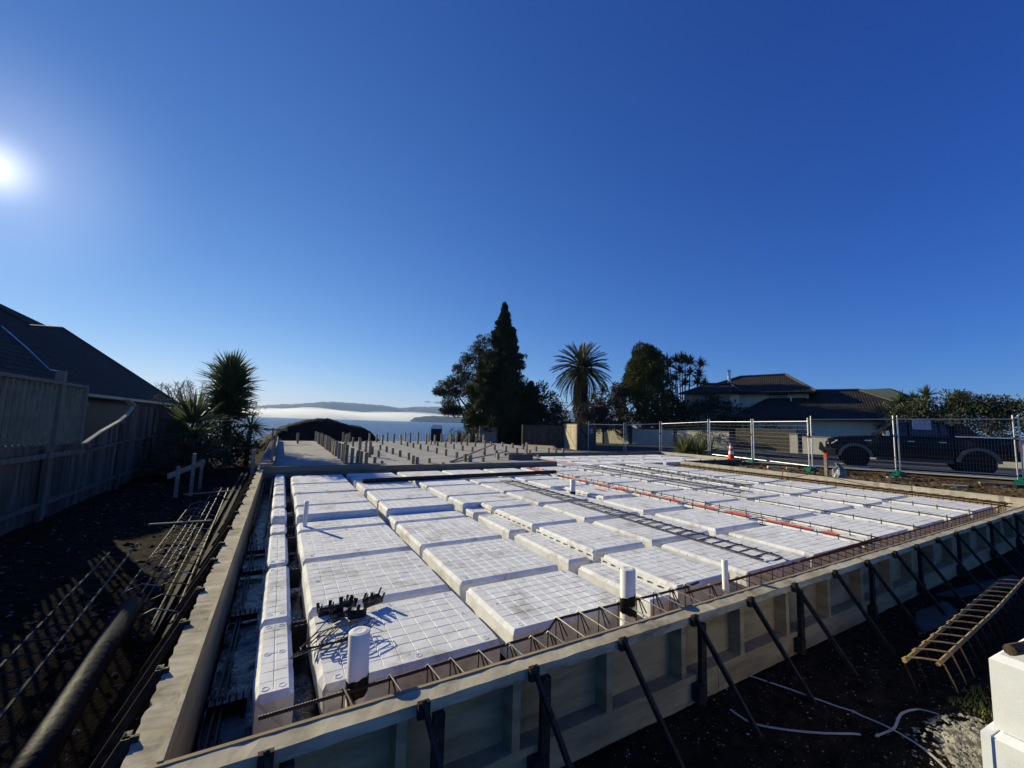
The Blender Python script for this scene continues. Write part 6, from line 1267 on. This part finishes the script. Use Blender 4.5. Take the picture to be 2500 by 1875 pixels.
# small puff clouds over the hills
MT['cloud'] = leafmat('cloud_white', (0.84, 0.86, 0.88), (0.92, 0.93, 0.94), 0.75)
for i, (cx, cy, cz, s) in enumerate([(2738, 8570, 425, 42), (2965, 8494, 420, 62)]):
    mb = MB()
    for k in range(7): mb.lathe([(.01, -.5), (.8, -.32), (1.0, 0), (.8, .3), (.01, .5)], (0, 0, 0), 9)
    nv_ = 45; mb.v = [(cx+x*s*(.5+.1*(i_//nv_))+(i_//nv_-3)*s*.42, cy+y*s*.6, cz+z*s*.55*(1-.1*abs(i_//nv_-3))+7*math.sin(i_//nv_*2)) for i_, (x, y, z) in enumerate(mb.v)]
    make('cloud', mb, 'cloud', smooth=True, label=['smaller left puff of cloud above the far hills', 'larger right puff of cloud above the far hills'][i], cat='cloud')
# ================================================================== THE PICKUP TRUCK
fw = Vector((-.424, .906, 0)).normalized(); TRZ = math.atan2(fw.y, fw.x); SCL = 1.09
MT['alloy'] = mat('grey_alloy', (0.30, 0.30, 0.31), None, rough=0.35, metal=0.7)
MT['flare'] = mat('grey_flare', (0.10, 0.102, 0.105), None, rough=0.4, spec=0.3)
TR = empty('pickup_truck', (22.50, 3.18, gz(22.5, 3.18) if False else .035), TRZ, 'black double cab pickup truck parked on the road behind the wire fence', 'pickup truck'); TR.scale = (SCL,)*3
def tp(name, mb, m, parent=None, smooth=False): return make(name, mb, m, parent or TR, local=True, smooth=smooth)
# local axes: +X forward, +Y the side that faces the site; wheels at x = +1.61 / -1.61
def loft(secs, closed=True):
    mb = MB(); K = len(secs[0])
    for s in secs: mb.v += s
    for i in range(len(secs)-1):
        for j in range(K if closed else K-1): a_ = i*K+j; b_ = i*K+(j+1) % K; mb.f.append((a_, b_, b_+K, a_+K))
    mb.f.append(tuple(reversed(range(K)))); mb.f.append(tuple(range((len(secs)-1)*K, len(secs)*K))); return mb
def sec(x, hw, zb, zt, sh=None):
    "cross-section of the body at x: bulging flank, rounded shoulder"
    sh = zt-.09 if sh is None else sh; m = (zb+sh)/2
    return [(x, -hw*.93, zb), (x, -hw, m-.1), (x, -hw, m+.12), (x, -hw*.97, sh), (x, -hw*.88, zt), (x, 0, zt+.02), (x, hw*.88, zt), (x, hw*.97, sh), (x, hw, m+.12), (x, hw, m-.1), (x, hw*.93, zb), (x, 0, zb)]
def clampz(V, f): return f
def body():
    xs = [(2.40, .70, .52, .96), (2.34, .84, .42, 1.05), (2.2, .90, .40, 1.11), (1.9, .93, .42, 1.16), (1.4, .94, .42, 1.20), (1.05, .94, .42, 1.22), (.9, .94, .36, 1.22), (-.4, .94, .36, 1.22), (-1.05, .94, .36, 1.22)]
    return loft([sec(*q) for q in xs])
tp('body', body(), 'darkpaint', smooth=False)
tray = loft([sec(-1.08, .94, .44, 1.25), sec(-1.6, .945, .50, 1.25), sec(-2.5, .94, .50, 1.26), sec(-2.60, .92, .52, 1.25)]); trp = tp('tray', tray, 'darkpaint')
tp('tonneau_cover', MB().box(-2.58, -1.12, -.84, .84, 1.285, 1.32), 'greytrim', trp)
mb = MB(); mb.box(-2.6, -1.1, .80, .95, 1.26, 1.30); tp('tray_rail', mb, 'chrome', trp)
# greenhouse
def gh(x, hw, z): return [(x, -hw, z), (x, hw, z)]
prof = [(1.0, 1.21), (.42, 1.70), (.05, 1.79), (-.75, 1.80), (-.98, 1.72), (-1.10, 1.23)]
V = []; mb = MB()
for (x, z) in prof:
    hw = .86-.17*(z-1.21)/.6; V.append((x, z, hw))
n = len(V)
for sgy in (-1, 1):
    for (x, z, hw) in V: mb.v.append((x, sgy*hw, z))
mb.f.append(tuple(range(n))); mb.f.append(tuple(reversed(range(n, 2*n))))
for i in range(n): mb.f.append((i, n+i, n+(i+1) % n, (i+1) % n)[::1])
tp('cab', mb, 'darkpaint')
def sidewin(pts, name='side_window', off=.006):
    q = []
    for (x, z) in pts: hw = .86-.17*(z-1.21)/.6+off; q.append((x, hw, z))
    tp(name, MB().slab(q, (0, .004, -.001)), 'glass')
    q2 = [(x, -y, z) for x, y, z in q]; tp(name, MB().slab(q2, (0, -.004, -.001)), 'glass')
sidewin([(.80, 1.27), (.10, 1.27), (.10, 1.72), (.36, 1.68)]); sidewin([(.02, 1.27), (-.72, 1.27), (-.70, 1.72), (.02, 1.73)]); sidewin([(-.78, 1.30), (-.98, 1.32), (-.90, 1.68), (-.77, 1.71)], 'quarter_window')
def slopewin(x0, z0, x1, z1, w0, w1, name):
    d = Vector((x1-x0, 0, z1-z0)); nrm = Vector((-(z1-z0), 0, x1-x0)).normalized()*(.008 if x1 < x0 else -.008); nrm = nrm if nrm.z > 0 else -nrm
    tp(name, MB().slab([(x0+nrm.x, -w0, z0+nrm.z), (x0+nrm.x, w0, z0+nrm.z), (x1+nrm.x, w1, z1+nrm.z), (x1+nrm.x, -w1, z1+nrm.z)], tuple(nrm*.5)), 'glass')
slopewin(.94, 1.26, .47, 1.66, .78, .68, 'windscreen'); slopewin(-1.09, 1.30, -.99, 1.68, .74, .66, 'rear_window')
for sg in (-1, 1): tp('chrome_sill', MB().beam((.82, sg*.858, 1.255), (-1.0, sg*.858, 1.255), .012, .022), 'greytrim')
# sports bar behind the cab
for sg in (-1, 1):
    y = sg*.80; tp('sports_bar', MB().slab([(-1.14, y, 1.28), (-1.72, y, 1.30), (-1.45, y*.9, 1.66), (-1.12, y*.88, 1.76)], (0, -sg*.05, 0)), 'darktrim')
tp('sports_bar_hoop', MB().tube([(-1.3, -.72, 1.72), (-1.25, -.5, 1.76), (-1.25, .5, 1.76), (-1.3, .72, 1.72)], .035, 8), 'darktrim')
# wheels and arches
def wheel(x, sg):
    w = bpy.data.objects.new('wheel', raw('wheel', [], [], 'darktrim')); COL.objects.link(w); w.parent = TR; w.location = (x, sg*.80, .385); WL[w.name] = Vector((0, 0, 0))
    tp('tyre', MB().lathe([(.24, -.11), (.35, -.125), (.385, -.09), (.39, 0), (.385, .09), (.35, .125), (.24, .11)], (0, 0, 0), 28, 'y'), 'rubber', w, True)
    tp('rim', MB().lathe([(.245, -.10), (.245, .10), (.22, .105*1), (.20, .03), (.001, .03)] if sg > 0 else [(.245, .10), (.245, -.10), (.22, -.105), (.20, -.03), (.001, -.03)], (0, 0, 0), 24, 'y'), 'darktrim', w)
    for k in range(6):
        a = k*math.pi/3; c, s_ = math.cos(a), math.sin(a); tp('spoke', MB().beam((.03*c, sg*.07, .03*s_), (.235*c, sg*.09, .235*s_), .05, .03, (0, 1, 0)), 'alloy', w)
    tp('hub_cap', MB().lathe([(.05, .07), (.045, .10), (.001, .102)] if sg > 0 else [(.05, -.07), (.045, -.10), (.001, -.102)], (0, 0, 0), 12, 'y'), 'greytrim', w)
for x in (1.61, -1.61):
    for sg in (1, -1):
        wheel(x, sg)
        mb = MB(); K = 16; n0 = 0
        for k in range(K+1):
            a = math.pi*(.02+.96*k/K); c, s_ = math.cos(a), math.sin(a)
            for (rr, yy) in ((.43, .935), (.53, .94), (.535, .985), (.43, .99)): mb.v.append((x+rr*c, sg*yy, .385+rr*s_))
        for k in range(K):
            for j in range(4): a_ = 4*k+j; b_ = 4*k+(j+1) % 4; mb.f.append((a_, b_, b_+4, a_+4))
        mb.f += [(0, 1, 2, 3), (4*K+3, 4*K+2, 4*K+1, 4*K)]; tp('wheel_arch_flare', mb, 'flare')
        a = MB(); a.lathe([(.425, .60 if sg > 0 else -.60), (.425, .951 if sg > 0 else -.951), (.001, .951 if sg > 0 else -.951)], (x, 0, .385), 24, 'y'); tp('wheel_well', a, 'rubber')
# front: bull bar, lamps, grille, bumper
tp('front_bumper', loft([sec(2.50, .66, .42, .68), sec(2.44, .86, .40, .72), sec(2.2, .955, .40, .74)]), 'darktrim')
tp('grille', MB().box(2.40, 2.445, -.55, .55, .74, .93), 'darktrim')
for k in range(3): tp('grille_bar', MB().box(2.446, 2.46, -.52, .52, .76+k*.06, .785+k*.06), 'greytrim')
for sg in (1, -1):
    tp('headlight', MB().slab([(2.41, sg*.56, .84), (2.28, sg*.885, .86), (2.10, sg*.925, 1.0), (2.33, sg*.70, .98)], (.02, sg*.02, .02)), 'lamp'); tp('fog_light', MB().box(2.42, 2.47, sg*.62-.07, sg*.62+.07, .50, .58), 'lamp')
    tp('wing_mirror', MB().slab([(.80, sg*.90, 1.22), (.72, sg*1.10, 1.24), (.72, sg*1.10, 1.42), (.80, sg*.92, 1.40)], (-.10, 0, 0)), 'chrome')
    tp('side_step', MB().box(-1.0, 1.0, sg*.93-.08, sg*.93+.08, .33, .385), 'greytrim')
    for x in (.0, -.80): tp('door_handle', MB().beam((x+.12, sg*.965, 1.06), (x-.06, sg*.965, 1.06), .03, .03), 'chrome')
    for x in (.92, .06, -.76): tp('door_seam', MB().box(x-.006, x+.006, sg*.93, sg*.943, .45, 1.18), 'rubber')
    tp('fender_badge', MB().box(1.12, 1.32, sg*.935, sg*.95, 1.02, 1.06), 'chrome'); tp('sill_trim', MB().box(-1.0, 1.05, sg*.925, sg*.945, .40, .46), 'greytrim')
    tp('tail_light', MB().box(-2.60, -2.5, sg*.93-.02, sg*.93+.02, .85, 1.2), 'red')
    tp('roof_rail', MB().beam((.2, sg*.60, 1.87), (-.75, sg*.60, 1.87), .04, .03), 'darktrim')
tp('bull_bar', MB().tube([(2.50, -.78, .45), (2.62, -.74, .8), (2.62, -.4, .86), (2.62, .4, .86), (2.62, .74, .8), (2.50, .78, .45)], .04, 8), 'darktrim')
for sg in (-1, 1): tp('bull_bar_hoop', MB().tube([(2.5, sg*.35, .45), (2.66, sg*.35, .6), (2.62, sg*.35, .86)], .035, 8), 'chrome')
for x in (.15, -.30, -.70): tp('roof_bar', MB().beam((x, -.66, 1.90), (x, .66, 1.90), .07, .03), 'greytrim')
tp('snorkel', MB().tube([(.95, .86, 1.15), (.72, .80, 1.45), (.42, .74, 1.75), (.40, .74, 1.86)], .035, 8), 'darktrim')
# side lettering on the tray
fc = bpy.data.curves.new('side_lettering', 'FONT'); fc.body = '4x4'; fc.size = .17; fc.extrude = .002; fc.align_x = 'CENTER'; fc.shear = .25
fo = bpy.data.objects.new('side_lettering', fc); COL.objects.link(fo); dg = bpy.context.evaluated_depsgraph_get(); me = bpy.data.meshes.new_from_object(fo.evaluated_get(dg)); bpy.data.objects.remove(fo)
me.materials.clear(); me.materials.append(MT['greytrim']); me.name = 'side_lettering'
fo = obj('side_lettering', me, TR, (-2.28, .957, 1.06)); fo.rotation_euler = (R(90), 0, R(180)); fo.scale = (1.5, 1, 1)
# ================================================================== HAZE
hz = bpy.data.materials.new('air'); hz.use_nodes = True; t = hz.node_tree; t.nodes.remove(t.nodes['Principled BSDF']); pv = t.nodes.new('ShaderNodeVolumePrincipled')
pv.inputs['Color'].default_value = (0.46, 0.66, 1.0, 1); pv.inputs['Density'].default_value = 0.00008; pv.inputs['Anisotropy'].default_value = 0.2; t.links.new(pv.outputs[0], t.nodes['Material Output'].inputs['Volume'])
haze = obj('haze', raw('haze', MB().box(-7500, 7500, -500, 7500, -11, 300).v, MB().box(-7500, 7500, -500, 7500, -11, 300).f, hz)); tag(haze, kind='stuff')
